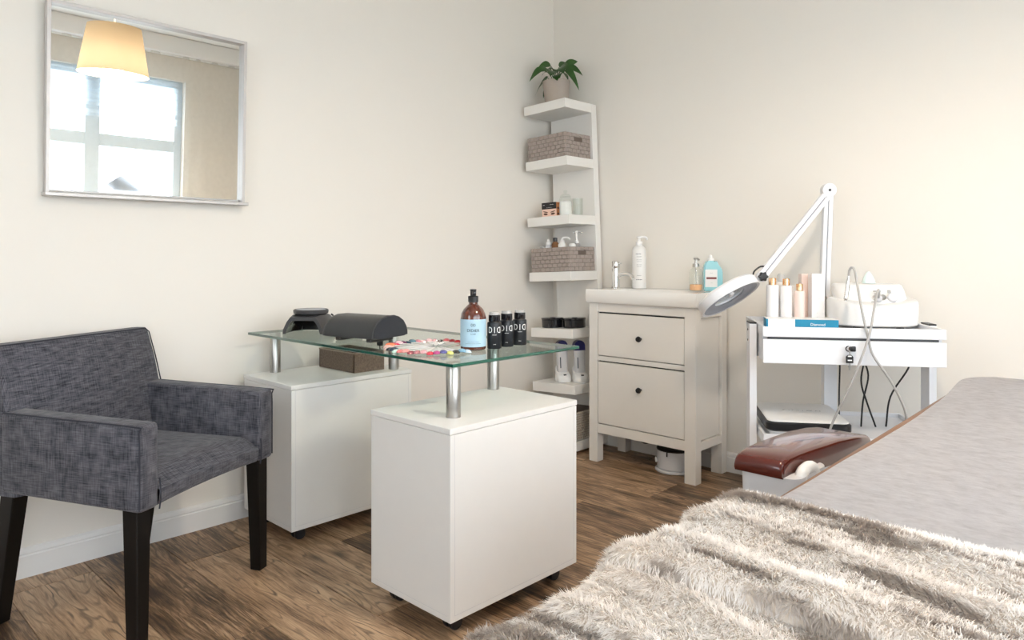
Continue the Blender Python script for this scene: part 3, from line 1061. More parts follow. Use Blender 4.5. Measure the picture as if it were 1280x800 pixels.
# woven storage baskets
def basket(o, w, d, hgt, rowh, bl, m, handle=True):
    bm = bmesh.new()
    t = 0.006
    box(bm, -w + t, w - t, -d + t, d - t, 0.0, 0.004)
    for a in ((-w, w, -d, -d + t), (-w, w, d - t, d), (-w, -w + t, -d + t, d - t), (w - t, w, -d + t, d - t)):
        box(bm, a[0], a[1], a[2], a[3], 0.001, hgt)
    link('basket_body', bm, M['wickerin'], o, smooth=False)
    bm = bmesh.new()
    rows = round(hgt / rowh)
    rh = hgt / rows
    faces = ((-w, w, 0, -d, -1), (-w, w, 0, d, 1), (-d, d, 1, -w, -1), (-d, d, 1, w, 1))
    for a0, a1, ax, pos, sg in faces:
        nb = max(2, round((a1 - a0) / bl))
        step = (a1 - a0) / nb
        for r in range(rows):
            s0 = a0 - (step / 2 if r % 2 else 0)
            for k in range(nb + 1):
                lo, hi = max(a0, s0 + k * step), min(a1, s0 + (k + 1) * step)
                if hi - lo < 0.004:
                    continue
                if handle and ax == 1 and sg == 1 and abs((lo + hi) / 2) < 0.036 and r == rows - 2:
                    continue
                j = 0.0006
                za, zb = r * rh + j, (r + 1) * rh - j
                e = 0.0026 + 0.0012 * ((r + k) % 2) + random.uniform(0, 0.0006)
                i1 = 0.0028
                base = [(lo + j, za), (hi - j, za), (hi - j, zb), (lo + j, zb)]
                cap = [(lo + i1, za + i1 * 0.8), (hi - i1, za + i1 * 0.8), (hi - i1, zb - i1 * 0.8), (lo + i1, zb - i1 * 0.8)]
                def pt(u, z, off):
                    return (u, pos + sg * off, z) if ax == 0 else (pos + sg * off, u, z)
                vb = [bm.verts.new(pt(u, z, 0.0)) for u, z in base]
                vc = [bm.verts.new(pt(u, z, e)) for u, z in cap]
                bm.faces.new(vc)
                for q in range(4):
                    bm.faces.new((vb[q], vb[(q + 1) % 4], vc[(q + 1) % 4], vc[q]))
    wv = link('weave', bm, m, o, smooth=False)
    wv['kind'] = 'stuff'
    if handle:
        bm = bmesh.new()
        tube(bm, smooth_path([(w + 0.004, -0.034, hgt - rh * 0.9), (w + 0.009, 0.0, hgt - rh * 0.55), (w + 0.004, 0.034, hgt - rh * 0.9)], 5), 0.0035, 6)
        link('handle', bm, m, o)


b1 = on_shelf(0.150, -0.160, ST[1], 'woven_basket', 'taupe woven basket on the second shelf below the plant', 'basket', 0, 'taupe woven baskets')
basket(b1, 0.136, 0.108, 0.132, 0.022, 0.034, M['wicker'])
b2 = on_shelf(0.150, -0.160, ST[3], 'woven_basket', 'taupe woven basket with pump bottles sticking out, on the fourth shelf', 'basket', 0, 'taupe woven baskets')
basket(b2, 0.138, 0.108, 0.132, 0.022, 0.034, M['wicker'])
b3 = on_shelf(0.155, -0.160, ST[6], 'rattan_basket', 'grey rattan basket on the lowest shelf behind the white cabinet', 'basket', 0)
basket(b3, 0.132, 0.106, 0.150, 0.0125, 0.018, M['wickergrey'], handle=False)

# plant
pt = on_shelf(0.150, -0.165, ST[0], 'potted_plant', 'leafy green plant in a taupe pot on top of the shelf unit', 'plant', 0)
plathe('pot', M['pot'], pt, [(0.064, 0), (0.066, 0.002), (0.077, 0.132), (0.0765, 0.135), (0.071, 0.135), (0.068, 0.115), (0, 0.115)], 40)
plathe('soil', M['soil'], pt, [(0.067, 0.1152), (0.05, 0.119), (0, 0.121)], 24)
def leaf(bm, base, heading, length, width, rise, droop, up0, cam_a):
    d = Vector((math.cos(heading), math.sin(heading), 0))
    s = Vector((-math.sin(heading), math.cos(heading), 0))
    roll = 0.25 + 0.75 * abs(math.sin(heading - cam_a))
    sg = -1 if s.dot(Vector((math.cos(cam_a), math.sin(cam_a), 0))) > 0 else 1
    s = s * math.cos(roll) + Vector((0, 0, sg * math.sin(roll)))
    n = 8
    rows = []
    for i in range(n + 1):
        t = i / n
        c = Vector(base) + d * (length * t) + Vector((0, 0, rise * t - droop * t * t))
        w = width * (math.sin(PI * min(1, t * 0.93 + 0.07)) ** 0.8) * (1 - 0.35 * t) + 0.0004
        rows.append([bm.verts.new(c + s * (-w) + Vector((0, 0, up0 * w))), bm.verts.new(c), bm.verts.new(c + s * w + Vector((0, 0, up0 * w)))])
    for a, b in zip(rows, rows[1:]):
        for k in range(2):
            bm.faces.new((a[k], a[k + 1], b[k + 1], b[k]))
CD = math.atan2(-3.26 + 0.15, 2.78 - 0.1)     # towards the camera
RT = CD + PI / 2                              # towards picture right
spec = [  # heading, stem reach, stem top, length, width, rise, droop
    (RT + PI + 0.1, 0.075, 0.205, 0.085, 0.026, 0.00, 0.085),
    (RT + PI - 0.5, 0.055, 0.165, 0.095, 0.030, -0.03, 0.075),
    (RT + PI + 0.7, 0.060, 0.195, 0.080, 0.026, 0.02, 0.06),
    (RT + PI - 0.9, 0.040, 0.150, 0.090, 0.032, -0.01, 0.09),
    (CD - 0.25, 0.050, 0.180, 0.095, 0.030, 0.00, 0.06),
    (CD + 0.35, 0.045, 0.195, 0.085, 0.029, 0.01, 0.07),
    (RT - 0.55, 0.060, 0.190, 0.095, 0.027, -0.01, 0.15),
    (RT - 0.05, 0.070, 0.210, 0.090, 0.024, 0.01, 0.075),
    (RT + 0.25, 0.050, 0.225, 0.090, 0.027, 0.045, 0.02),
    (RT + 0.75, 0.030, 0.225, 0.085, 0.026, 0.05, 0.03),
    (CD + PI, 0.040, 0.215, 0.090, 0.027, 0.04, 0.04),
    (CD + PI - 0.6, 0.050, 0.205, 0.085, 0.026, 0.02, 0.07),
    (CD + PI + 0.7, 0.045, 0.210, 0.085, 0.026, 0.03, 0.05),
    (CD + 0.05, 0.030, 0.165, 0.070, 0.024, -0.01, 0.05),
    (RT + PI - 0.15, 0.030, 0.230, 0.075, 0.024, 0.03, 0.04),
    (RT - 0.9, 0.035, 0.205, 0.085, 0.028, 0.02, 0.06),
]
for hd, reach, zt, ln, wd, ri, dr in spec:
    bm = bmesh.new()
    base = Vector((math.cos(hd) * reach, math.sin(hd) * reach, zt))
    leaf(bm, base, hd, ln * 0.9, wd * 1.30, ri, dr * 0.80, 0.15, CD)
    lf = link('leaf', bm, M['leaf'], pt, angle=70)
    ptube('leaf_stem', M['stem'], lf, [(math.cos(hd) * 0.012, math.sin(hd) * 0.012, 0.118), (math.cos(hd) * reach * 0.45, math.sin(hd) * reach * 0.45, zt * 0.86), tuple(base)], 0.0022, 6, 4)

# third shelf: printed box, cotton jar, glass tumbler
eb = on_shelf(0.105, -0.195, ST[2], 'cosmetics_box', 'small box printed with a pair of eyes on the third shelf', 'box', R(8))
pbox('box_body', M['skin'], eb, -0.048, 0.048, -0.018, 0.018, 0, 0.083, 0.0006, 1)
pbox('box_header', M['black'], eb, -0.0483, 0.0483, -0.0188, -0.0182, 0.046, 0.0828)
pbox('box_side', M['copper'], eb, 0.0482, 0.0488, -0.0178, 0.0178, 0.001, 0.082)
bm = bmesh.new()
for s in (-1, 1):
    for dx, z, rx, rz_, tl in ((0.024, 0.0185, 0.0145, 0.0058, 0.12), (0.024, 0.0305, 0.0175, 0.0030, 0.22)):
        mxx = Matrix.Translation((s * dx, -0.0186, z)) @ Matrix.Rotation(-s * tl, 4, 'Y') @ Matrix.Diagonal((rx, 0.0004, rz_, 1))
        bmesh.ops.create_uvsphere(bm, u_segments=14, v_segments=8, radius=1, matrix=mxx)
link('printed_eyes', bm, M['brow'], eb)
F_ = Matrix.Translation((0, -0.0189, 0)) @ Matrix.Rotation(R(90), 4, 'X')
letters('box_lettering', [('•••', 0.011, -0.034, 0.069, False, 1), ('•••••••••', 0.008, 0.018, 0.070, False, 1), ('•••••••••••••••••', 0.0055, 0, 0.054, False, 1.1)], M['whiteink'], eb, flat=F_)
bm = bmesh.new()
for z in (0.018, 0.050):
    bmesh.ops.create_uvsphere(bm, u_segments=12, v_segments=6, radius=1, matrix=Matrix.Translation((0.0489, 0.0, z)) @ Matrix.Diagonal((0.0004, 0.011, 0.006, 1)))
link('side_print', bm, M['brow'], eb)
cj = on_shelf(0.205, -0.185, ST[2], 'cotton_jar', 'round glass jar of white cotton with a knobbed lid on the third shelf', 'jar', 0)
plathe('cotton', M['whitepl'], cj, [(0.030, 0.003), (0.0345, 0.008), (0.0345, 0.068), (0.030, 0.080), (0.016, 0.088), (0, 0.090)], 28)
plathe('jar_glass', M['jar'], cj, [(0.032, 0), (0.0365, 0.004), (0.0365, 0.090), (0.030, 0.102), (0.030, 0.106)], 32, caps=(True, False))
plathe('jar_lid', M['jar'], cj, [(0.031, 0.1065), (0.031, 0.109), (0.02, 0.120), (0.006, 0.124), (0.006, 0.128), (0.011, 0.134), (0.010, 0.141), (0, 0.144)], 28)
gt = on_shelf(0.262, -0.150, ST[2], 'glass_tumbler', 'clear glass tumbler beside the cotton jar on the third shelf', 'glass', 0)
bm = bmesh.new()
lathe(bm, [(0.026, 0), (0.029, 0.095), (0.0275, 0.095), (0.0245, 0.006), (0, 0.006)], 28)
link('tumbler_glass', bm, M['jar'], gt)

# fourth shelf: bottles standing inside the basket
BF = ST[3] + 0.0055


def in_basket(x, y, name, label, cat='bottle'):
    return on_shelf(x, y, BF, name, label, cat, CD)


o = in_basket(0.065, -0.225, 'lidded_pot', 'small grey-white lidded pot in the basket, furthest left', 'pot')
plathe('pot_body', M['greypl'], o, [(0.017, 0), (0.018, 0.002), (0.018, 0.118), (0, 0.118)], 20)
plathe('pot_lid', M['clearcap'], o, [(0.0185, 0.1185), (0.0185, 0.136), (0.016, 0.139), (0, 0.139)], 20)
o = in_basket(0.085, -0.180, 'grey_bottle', 'grey bottle with silver cap at the back of the basket', 'bottle')
plathe('bottle_body', M['greypl'], o, [(0.013, 0), (0.014, 0.002), (0.014, 0.120), (0.009, 0.128), (0, 0.128)], 20)
plathe('bottle_cap', M['bluegrey'], o, [(0.0105, 0.1285), (0.0105, 0.152), (0.009, 0.155), (0, 0.155)], 20)
o = in_basket(0.110, -0.230, 'dropper_bottle', 'white dropper bottle with tall cap in the basket', 'bottle')
plathe('bottle_body', M['greypl'], o, [(0.018, 0), (0.0195, 0.003), (0.0195, 0.135), (0.013, 0.146), (0, 0.146)], 22)
plathe('bottle_cap', M['whitepl'], o, [(0.0165, 0.1465), (0.0155, 0.160), (0.0085, 0.163), (0.0075, 0.176), (0, 0.178)], 22)
o = in_basket(0.155, -0.225, 'amber_vial', 'small amber vial with dark cap in the basket', 'bottle')
plathe('bottle_body', M['tan'], o, [(0.018, 0), (0.020, 0.003), (0.020, 0.148), (0.012, 0.160), (0, 0.160)], 22)
plathe('bottle_cap', M['greyblack'], o, [(0.0125, 0.1605), (0.0125, 0.180), (0.010, 0.183), (0, 0.183)], 22)
o = in_basket(0.200, -0.222, 'lotion_dispenser', 'white lotion dispenser with bent spout in the basket', 'bottle')
plathe('bottle_body', M['whitepl'], o, [(0.020, 0), (0.022, 0.003), (0.022, 0.142), (0.013, 0.155), (0, 0.155)], 24)
plathe('pump_collar', M['whitepl'], o, [(0.0135, 0.1555), (0.0135, 0.166), (0.006, 0.168), (0.006, 0.176), (0, 0.177)], 20)
ptube('pump_spout', M['whitepl'], o, [(0, 0, 0.174), (0, 0.012, 0.181), (0, 0.032, 0.178), (0, 0.044, 0.168)], 0.0048, 8, 4)
o = in_basket(0.245, -0.150, 'foam_pump_bottle', 'clear pump bottle with a tall white plunger in the basket', 'bottle')
plathe('bottle_body', M['clearcap'], o, [(0.020, 0), (0.022, 0.003), (0.022, 0.135), (0.014, 0.148), (0, 0.148)], 24)
plathe('pump_stem', M['whitepl'], o, [(0.0125, 0.1485), (0.0125, 0.160), (0.007, 0.163), (0.006, 0.205), (0.010, 0.208), (0.010, 0.214), (0, 0.216)], 20)
ptube('pump_spout', M['clearcap'], o, [(0, -0.014, 0.207), (0, 0.0, 0.212), (0, 0.020, 0.211), (0, 0.034, 0.203)], 0.0048, 8, 4)
o = in_basket(0.263, -0.210, 'cream_jar', 'round white cream jar near the basket handle', 'jar')
plathe('jar_body', M['pearlbottle'], o, [(0.016, 0), (0.018, 0.002), (0.018, 0.120), (0, 0.120)], 22)
plathe('jar_lid', M['whitepl'], o, [(0.0185, 0.1205), (0.0185, 0.138), (0.015, 0.144), (0, 0.145)], 22)

# fifth shelf: two black tins
for (x, y, lb) in ((0.096, -0.200, 'round black lidded tub with tab lid, left of the pair on the shelf'), (0.231, -0.176, 'round black lidded tub with tab lid, beside the sink cabinet')):
    o = on_shelf(x, y, ST[4], 'wax_tub', lb, 'tub', CD, 'black tubs on the fifth shelf')
    bm = bmesh.new()
    lathe(bm, [(0.059, 0), (0.061, 0.002), (0.0625, 0.042), (0.061, 0.0435), (0, 0.0435)], 36)
    link('tub_body', bm, M['blackgloss'], o)
    plathe('tub_lid', M['blackgloss'], o, [(0.0625, 0.044), (0.064, 0.046), (0.064, 0.053), (0.061, 0.0545), (0.055, 0.053), (0, 0.053)], 36)
    bm = bmesh.new()
    box(bm, 0.044, 0.067, -0.014, 0.014, 0.055, 0.058, 0.001, 1)
    link('lid_tab', bm, M['black'], o)

# sixth shelf: two roll-on wax heaters
for (x, y, lb) in ((0.148, -0.188, 'white wax heater with blue cap, further left of the pair'), (0.240, -0.150, 'white wax heater with blue cap, next to the sink cabinet')):
    o = on_shelf(x, y, ST[5], 'wax_heater', lb, 'wax heater', CD + 0.25, 'wax heaters on the sixth shelf')
    bm = bmesh.new()
    rings = []
    for z, x0, x1, w in ((0.0, -0.058, 0.054, 0.040), (0.006, -0.061, 0.057, 0.042), (0.020, -0.061, 0.057, 0.042), (0.034, -0.060, 0.050, 0.040), (0.044, -0.058, 0.034, 0.036), (0.066, -0.058, -0.030, 0.034), (0.080, -0.057, -0.040, 0.028)):
        c = (x0 + x1) / 2
        rx = (x1 - x0) / 2
        rings.append([(c + rx * math.copysign(abs(math.cos(t)) ** 0.75, math.cos(t)), w * math.copysign(abs(math.sin(t)) ** 0.75, math.sin(t)), z) for t in [2 * PI * k / 28 for k in range(28)]])
    loft(bm, rings)
    link('heater_base', bm, M['whitepl'], o, angle=50)
    bm = bmesh.new()
    box(bm, 0.034, 0.046, -0.008, 0.008, 0.036, 0.043, 0.002, 1, Matrix.Rotation(R(0), 4, 'Y'))
    link('power_switch', bm, M['black'], o)
    bm = bmesh.new()
    rings = []
    for z, rx, ry in ((0.036, 0.026, 0.029), (0.10, 0.026, 0.030), (0.172, 0.027, 0.031)):
        rings.append([(-0.012 + rx * math.copysign(abs(math.cos(t)) ** 0.7, math.cos(t)), ry * math.copysign(abs(math.sin(t)) ** 0.7, math.sin(t)), z) for t in [2 * PI * k / 28 for k in range(28)]])
    loft(bm, rings)
    link('heater_body', bm, M['greypl'], o, angle=50)
    pbox('level_window', M['ink'], o, 0.0135, 0.0148, -0.018, -0.013, 0.075, 0.135)
    bm = bmesh.new()
    arcp = [(-0.030, 0.1725), (0.030, 0.1725)] + [(0.030 * math.cos(t), 0.197 + 0.030 * math.sin(t)) for t in [PI * k / 12 for k in range(13)]]
    prism(bm, arcp, -0.036, 0.013, Matrix.Rotation(R(-90), 4, 'Z') @ Matrix.Translation((0, 0, 0)))
    bmesh.ops.translate(bm, verts=bm.verts, vec=(-0.003, 0, 0))
    link('heater_cap', bm, M['navy'], o)

# ------------------------------------------------------------------ sink cabinet
VX0, VX1, VY0, VY1 = 0.492, 1.105, -0.285, 0.018
va = thing('sink_cabinet', 'off-white lacquered sink cabinet with two drawers on square legs', 'cabinet', ((VX0 + VX1) / 2, VY0, 0))
vw = (VX1 - VX0) / 2
vd = VY1 - VY0
for sx_ in (-1, 1):
    xa, xb = (-vw, -vw + 0.052) if sx_ < 0 else (vw - 0.058, vw)
    pbox('leg', M['paintw'], va, xa, xb, 0.0, 0.052, 0.0, 0.817, 0.0015, 1)
    pbox('leg', M['paintw'], va, xa, xb, vd - 0.052, vd, 0.0, 0.817, 0.0015, 1)
    # recessed side panel with its rails
    xi = -vw + 0.012 if sx_ < 0 else vw - 0.012
    pbox('side_panel', M['paintw'], va, xi - 0.008, xi - 0.002 * sx_, 0.0555, vd - 0.0555, 0.193, 0.762) if sx_ > 0 else pbox('side_panel', M['paintw'], va, xi + 0.002, xi + 0.008, 0.0555, vd - 0.0555, 0.193, 0.762)
    for za, zb in ((0.150, 0.1895), (0.7655, 0.817)):
        pbox('side_rail', M['paintw'], va, xi - 0.008 if sx_ < 0 else xi - 0.010, xi + 0.010 if sx_ < 0 else xi + 0.010, 0.0525, vd - 0.0525, za, zb, 0.001, 1)
fx0, fx1 = -vw + 0.0525, vw - 0.0585
pbox('bottom_rail', M['paintw'], va, fx0, fx1, 0.003, 0.025, 0.150, 0.197, 0.001, 1)
pbox('top_rail', M['paintw'], va, fx0, fx1, 0.003, 0.025, 0.771, 0.817, 0.001, 1)
pbox('middle_rail', M['paintw'], va, fx0, fx1, 0.004, 0.025, 0.522, 0.545, 0.001, 1)
pbox('bottom_panel', M['paintw'], va, fx0, fx1, 0.026, vd - 0.0525, 0.165, 0.178)
pbox('back_panel', M['paintw'], va, fx0, fx1, vd - 0.012, vd, 0.18, 0.80)
for za, zb, kz in ((0.547, 0.768, 0.651), (0.199, 0.520, 0.402)):
    dr = pbox('drawer', M['paintw'], va, fx0 + 0.0025, fx1 - 0.0025, 0.002, 0.022, za + 0.002, zb - 0.005, 0.002, 1)
    bm = bmesh.new()
    lathe(bm, [(0.0, 0.0), (0.006, 0.0), (0.0055, 0.010), (0.0125, 0.015), (0.0145, 0.021), (0.012, 0.028), (0, 0.030)], 22, Matrix.Translation((0.008, 0.0018, kz)) @ Matrix.Rotation(R(90), 4, 'X'))
    link('knob', bm, M['black'], dr)
    # black sheet behind the drawer edge, stands in for shade in the gap
    pbox('drawer_gap_shade', M['black'], dr, fx0 + 0.0005, fx1 - 0.0005, 0.018, 0.0195, za - 0.0005, zb)
bm = bmesh.new()
tube(bm, smooth_path([(-0.12, 0.20, 0.164), (-0.12, 0.20, 0.12), (-0.10, 0.21, 0.10), (-0.07, 0.23, 0.12), (-0.07, 0.28, 0.13)], 5), 0.02, 10)
link('drain_pipe', bm, M['black'], va)

# basin
ba = thing('washbasin', 'white ceramic washbasin on top of the sink cabinet', 'sink', ((VX0 + VX1) / 2, 0, 0.8176))
bxh = 0.322
bm = bmesh.new()
ya, yb = -0.302, 0.032
def rr(x0, x1, y0, y1, r, z, n=5):
    pts = []
    for cx, cy, a0 in ((x1 - r, y1 - r, 0), (x0 + r, y1 - r, 90), (x0 + r, y0 + r, 180), (x1 - r, y0 + r, 270)):
        for k in range(n + 1):
            a = R(a0 + 90 * k / n)
            pts.append((cx + r * math.cos(a), cy + r * math.sin(a), z))
    return pts
loft(bm, [rr(-bxh + 0.004, bxh - 0.004, ya + 0.004, yb, 0.010, 0.0), rr(-bxh, bxh, ya, yb, 0.010, 0.006), rr(-bxh, bxh, ya, yb, 0.010, 0.062), rr(-bxh + 0.004, bxh - 0.004, ya + 0.004, yb, 0.010, 0.0675),
          rr(-0.20, 0.27, ya + 0.022, -0.075, 0.05, 0.0665), rr(-0.19, 0.26, ya + 0.032, -0.085, 0.05, 0.050), rr(-0.15, 0.22, ya + 0.06, -0.11, 0.05, 0.012)])
link('basin_bowl', bm, M['ceramic'], ba, angle=40)
SZ = 0.8176 + 0.0682

# tap
ta = thing('tap', 'chrome mixer tap with a curved spout on the washbasin', 'tap', (0.575, -0.165, SZ), R(-12))
plathe('tap_body', M['chrome'], ta, [(0.025, 0), (0.025, 0.004), (0.0205, 0.010), (0.0195, 0.105), (0, 0.105)], 28)
plathe('tap_lever', M['chrome'], ta, [(0.0195, 0.1058), (0.0205, 0.108), (0.0200, 0.138), (0.017, 0.143), (0, 0.145)], 28)
ptube('spout', M['chrome'], ta, [(0.012, 0, 0.060), (0.04, 0, 0.073), (0.085, 0, 0.078), (0.118, 0, 0.068), (0.130, 0, 0.052)], 0.0105, 14, 6, None)
bm = bmesh.new()
box(bm, 0.010, 0.040, -0.006, 0.006, 0.128, 0.135, 0.0025, 2)
link('lever_handle', bm, M['chrome'], ta)

# bottles on the basin rim
wb = thing('cream_bottle', 'tall white pump bottle behind the tap on the washbasin', 'bottle', (0.645, -0.055, SZ))
wf = math.atan2(-3.2, 2.13)
plathe('bottle_body', M['whitepl'], wb, [(0.034, 0), (0.0365, 0.003), (0.0365, 0.198), (0.034, 0.210), (0.022, 0.222), (0.016, 0.226), (0.016, 0.230), (0, 0.230)], 36)
plathe('pump_collar', M['pearlbottle'], wb, [(0.0165, 0.2305), (0.0165, 0.246), (0.007, 0.249), (0.006, 0.262), (0.013, 0.266), (0.013, 0.272), (0, 0.275)], 24)
ptube('pump_spout', M['pearlbottle'], wb, [(0, 0, 0.268), (0.012, 0.016, 0.271), (0.024, 0.030, 0.267), (0.026, 0.034, 0.255)], 0.0055, 8, 4)
letters('label_print', [('•••••', 0.016, -0.004, 0.180, False, 1), ('••••••••', 0.009, 0, 0.166, False, 1), ('•••••••••••', 0.007, 0, 0.150, False, 1), ('••••••••••', 0.007, 0, 0.141, False, 1), ('•••••••••••', 0.007, 0, 0.124, False, 1), ('•••••••••', 0.007, 0, 0.115, False, 1), ('••••••••', 0.008, 0, 0.068, False, 1), ('•••••', 0.018, 0, 0.046, False, 1)], M['ink'], wb, 0.0365, wf)
so = thing('soap_dispenser', 'clear soap dispenser with a steel pump and orange soap on the washbasin', 'soap dispenser', (1.005, -0.105, SZ))
plathe('soap', M['orange'], so, [(0.024, 0.003), (0.029, 0.006), (0.029, 0.032), (0, 0.032)], 28)
plathe('bottle_glass', M['jar'], so, [(0.029, 0), (0.032, 0.003), (0.032, 0.088), (0.027, 0.104), (0.016, 0.112), (0.014, 0.116)], 32, caps=(True, False))
plathe('pump_collar', M['steel'], so, [(0.0165, 0.1165), (0.0165, 0.133), (0.006, 0.135), (0.005, 0.152), (0, 0.153)], 24)
ptube('pump_spout', M['steel'], so, [(-0.012, 0.004, 0.157), (0, 0, 0.156), (0.012, -0.008, 0.157), (0.026, -0.018, 0.152)], 0.0045, 8, 4)
ptube('dip_tube', M['clearcap'], so, [(0, 0, 0.115), (0.002, 0, 0.06), (0.006, 0, 0.034)], 0.003, 8, 3)
bb = thing('wash_bottle', 'aqua blue bottle with a sloped shoulder and white cap on the washbasin', 'bottle', (1.062, -0.045, SZ), R(40))
bm = bmesh.new()
prism(bm, [(-0.045, 0.0), (0.045, 0.0), (0.045, 0.098), (0.040, 0.112), (0.012, 0.140), (0.008, 0.147), (-0.028, 0.147), (-0.034, 0.140), (-0.045, 0.120)], -0.022, 0.022)
bmesh.ops.bevel(bm, geom=list(bm.edges), offset=0.006, segments=2, affect='EDGES')
link('bottle_body', bm, M['aqua'], bb, angle=40)
plathe('bottle_cap', M['whitepl'], bb, [(0.0155, 0.1475), (0.0155, 0.158), (0.008, 0.162), (0.007, 0.174), (0, 0.176)], 22, Matrix.Translation((-0.010, 0, 0)))
pbox('bottle_label', M['whitepl'], bb, -0.040, 0.018, -0.0228, -0.0222, 0.02, 0.105)
pbox('label_stripe', M['darkred'], bb, -0.034, 0.014, -0.0232, -0.0229, 0.058, 0.068)
letters('label_print', [('••••••••', 0.005, -0.010, 0.088, False, 1), ('•••••••', 0.004, -0.010, 0.040, False, 1)], M['ink'], bb, flat=Matrix.Translation((0, -0.0231, 0)) @ Matrix.Rotation(R(90), 4, 'X'))

# lidded bucket under the cabinet
bu = thing('wax_pot', 'white round pot with dark top on the floor under the sink cabinet', 'pot', (0.905, -0.135, 0.0006))
plathe('pot_foot', M['greypl'], bu, [(0.090, 0), (0.094, 0.003), (0.094, 0.010), (0.088, 0.013), (0, 0.013)], 44)
plathe('pot_body', M['greypl'], bu, [(0.080, 0.0135), (0.0845, 0.018), (0.087, 0.100), (0.086, 0.104), (0, 0.104)], 44)
plathe('pot_lid', M['black'], bu, [(0.0865, 0.1045), (0.0875, 0.110), (0.083, 0.116), (0, 0.118)], 44)
bm = bmesh.new()
lathe(bm, [(0.010, 0), (0.013, 0.003), (0.013, 0.010), (0, 0.012)], 20, Matrix.Translation((-0.058, -0.0625, 0.055)) @ Matrix.Rotation(math.atan2(-0.0625, -0.058), 4, 'Z') @ Matrix.Rotation(R(90), 4, 'Y'))
link('dial', bm, M['whitepl'], bu)
bm = bmesh.new()
tube(bm, [(0.012, -0.0895, 0.108), (0.012, -0.0905, 0.085)], 0.003, 6)
link('lid_clip', bm, M['black'], bu)

# ------------------------------------------------------------------ beauty trolley
TRZ = R(33.0)
TO = Vector((1.7675, -0.395, 0))
TM = Matrix.Translation(TO) @ Matrix.Rotation(TRZ, 4, 'Z')
tr = thing('beauty_trolley', 'white steel trolley with a drawer and lower tray by the back wall', 'trolley', TO, TRZ)
HW, HD = 0.303, 0.23
RIM, TF = 0.802, 0.784
pbox('top_tray', M['steelw'], tr, -HW + 0.002, HW - 0.002, -HD + 0.002, HD - 0.002, 0.768, TF)
bm = bmesh.new()
for a in ((-HW, HW, -HD, -HD + 0.012), (-HW, HW, HD - 0.012, HD), (-HW, -HW + 0.012, -HD + 0.0122, HD - 0.0122), (HW - 0.012, HW, -HD + 0.0122, HD - 0.0122)):
    box(bm, a[0], a[1], a[2], a[3], 0.766, RIM, 0.002, 1)
link('tray_rim', bm, M['steelw'], tr)
bm = bmesh.new()
box(bm, -HW + 0.004, HW - 0.004, -HD + 0.03, HD - 0.01, 0.675, 0.7655)
link('drawer_case', bm, M['steelw'], tr)
pbox('drawer_track', M['greyblack'], tr, -HW + 0.02, HW - 0.02, -HD + 0.012, -HD + 0.029, 0.752, 0.7655)
dw = pbox('drawer', M['steelw'], tr, -HW, HW, -HD - 0.002, -HD + 0.0115, 0.671, 0.757, 0.0015, 1)
bm = bmesh.new()
lathe(bm, [(0.0, 0.0), (0.0115, 0.0), (0.0125, 0.003), (0.0115, 0.012), (0, 0.013)], 24, Matrix.Translation((-0.006, -HD - 0.0022, 0.732)) @ Matrix.Rotation(R(90), 4, 'X'))
link('lock', bm, M['chrome'], dw)
bm = bmesh.new()
box(bm, -0.0135, 0.0035, -HD - 0.030, -HD - 0.0155, 0.7225, 0.7415, 0.003, 2)
bmx = [(-0.0135 - 0.006 + 0.009 * math.cos(t), -HD - 0.023, 0.732 + 0.009 * math.sin(t)) for t in [R(90) + PI * k / 8 for k in range(9)]]
tube(bm, bmx, 0.002, 6)
link('key', bm, M['black'], dw)
bm = bmesh.new()
prism(bm, [(-0.0285, 0.682), (-0.0045, 0.682), (-0.0045, 0.704), (-0.0105, 0.711), (-0.0225, 0.711), (-0.0285, 0.704)], -HD - 0.0265, -HD - 0.0205)
bmesh.ops.bevel(bm, geom=list(bm.edges), offset=0.001, segments=1, affect='EDGES')
link('key_fob', bm, M['black'], dw)
bm = bmesh.new()
box(bm, -0.023, -0.0105, -HD - 0.0272, -HD - 0.0266, 0.704, 0.7085)
box(bm, -0.0235, -0.0095, -HD - 0.0272, -HD - 0.0266, 0.690, 0.694)
link('fob_window', bm, M['whiteink'], dw)
bm = bmesh.new()
box(bm, -0.0195, -0.0135, -HD - 0.0255, -HD - 0.0225, 0.657, 0.6815)
box(bm, -0.0215, -0.0135, -HD - 0.0255, -HD - 0.0225, 0.668, 0.6735)
tube(bm, [(-0.0165, -HD - 0.023, 0.7112), (-0.0165, -HD - 0.023, 0.722)], 0.0015, 6)
link('key_blade', bm, M['steel'], dw)
# posts with black caps and castors
for px, py, wx, wy, zt in ((-HW - 0.016, -0.06, 0.013, 0.042, 0.800), (HW - 0.0285 + 0.045, -0.02, 0.013, 0.042, 0.800), (0.035, HD + 0.030, 0.026, 0.026, 0.79)):
    po = pbox('post', M['steelw'], tr, px - wx, px + wx, py - wy, py + wy, 0.055, zt, 0.0015, 1)
    pbox('post_cap', M['black'], po, px - wx, px + wx, py - wy, py + wy, zt + 0.0003, zt + 0.006, 0.0015, 1)
    plathe('castor', M['black'], po, [(0.006, -0.009), (0.024, -0.009), (0.0265, -0.005), (0.0265, 0.005), (0.024, 0.009), (0.006, 0.009)], 22, Matrix.Translation((px, py, 0.0268)) @ Matrix.Rotation(R(90), 4, 'Y'))
# bolts on the left post
bm = bmesh.new()
for z in (0.775, 0.735):
    lathe(bm, [(0.004, 0), (0.004, 0.002), (0, 0.003)], 10, Matrix.Translation((-HW - 0.0292, -0.06, z)) @ Matrix.Rotation(R(-90), 4, 'Y'))
link('bolt', bm, M['greyblack'], tr)
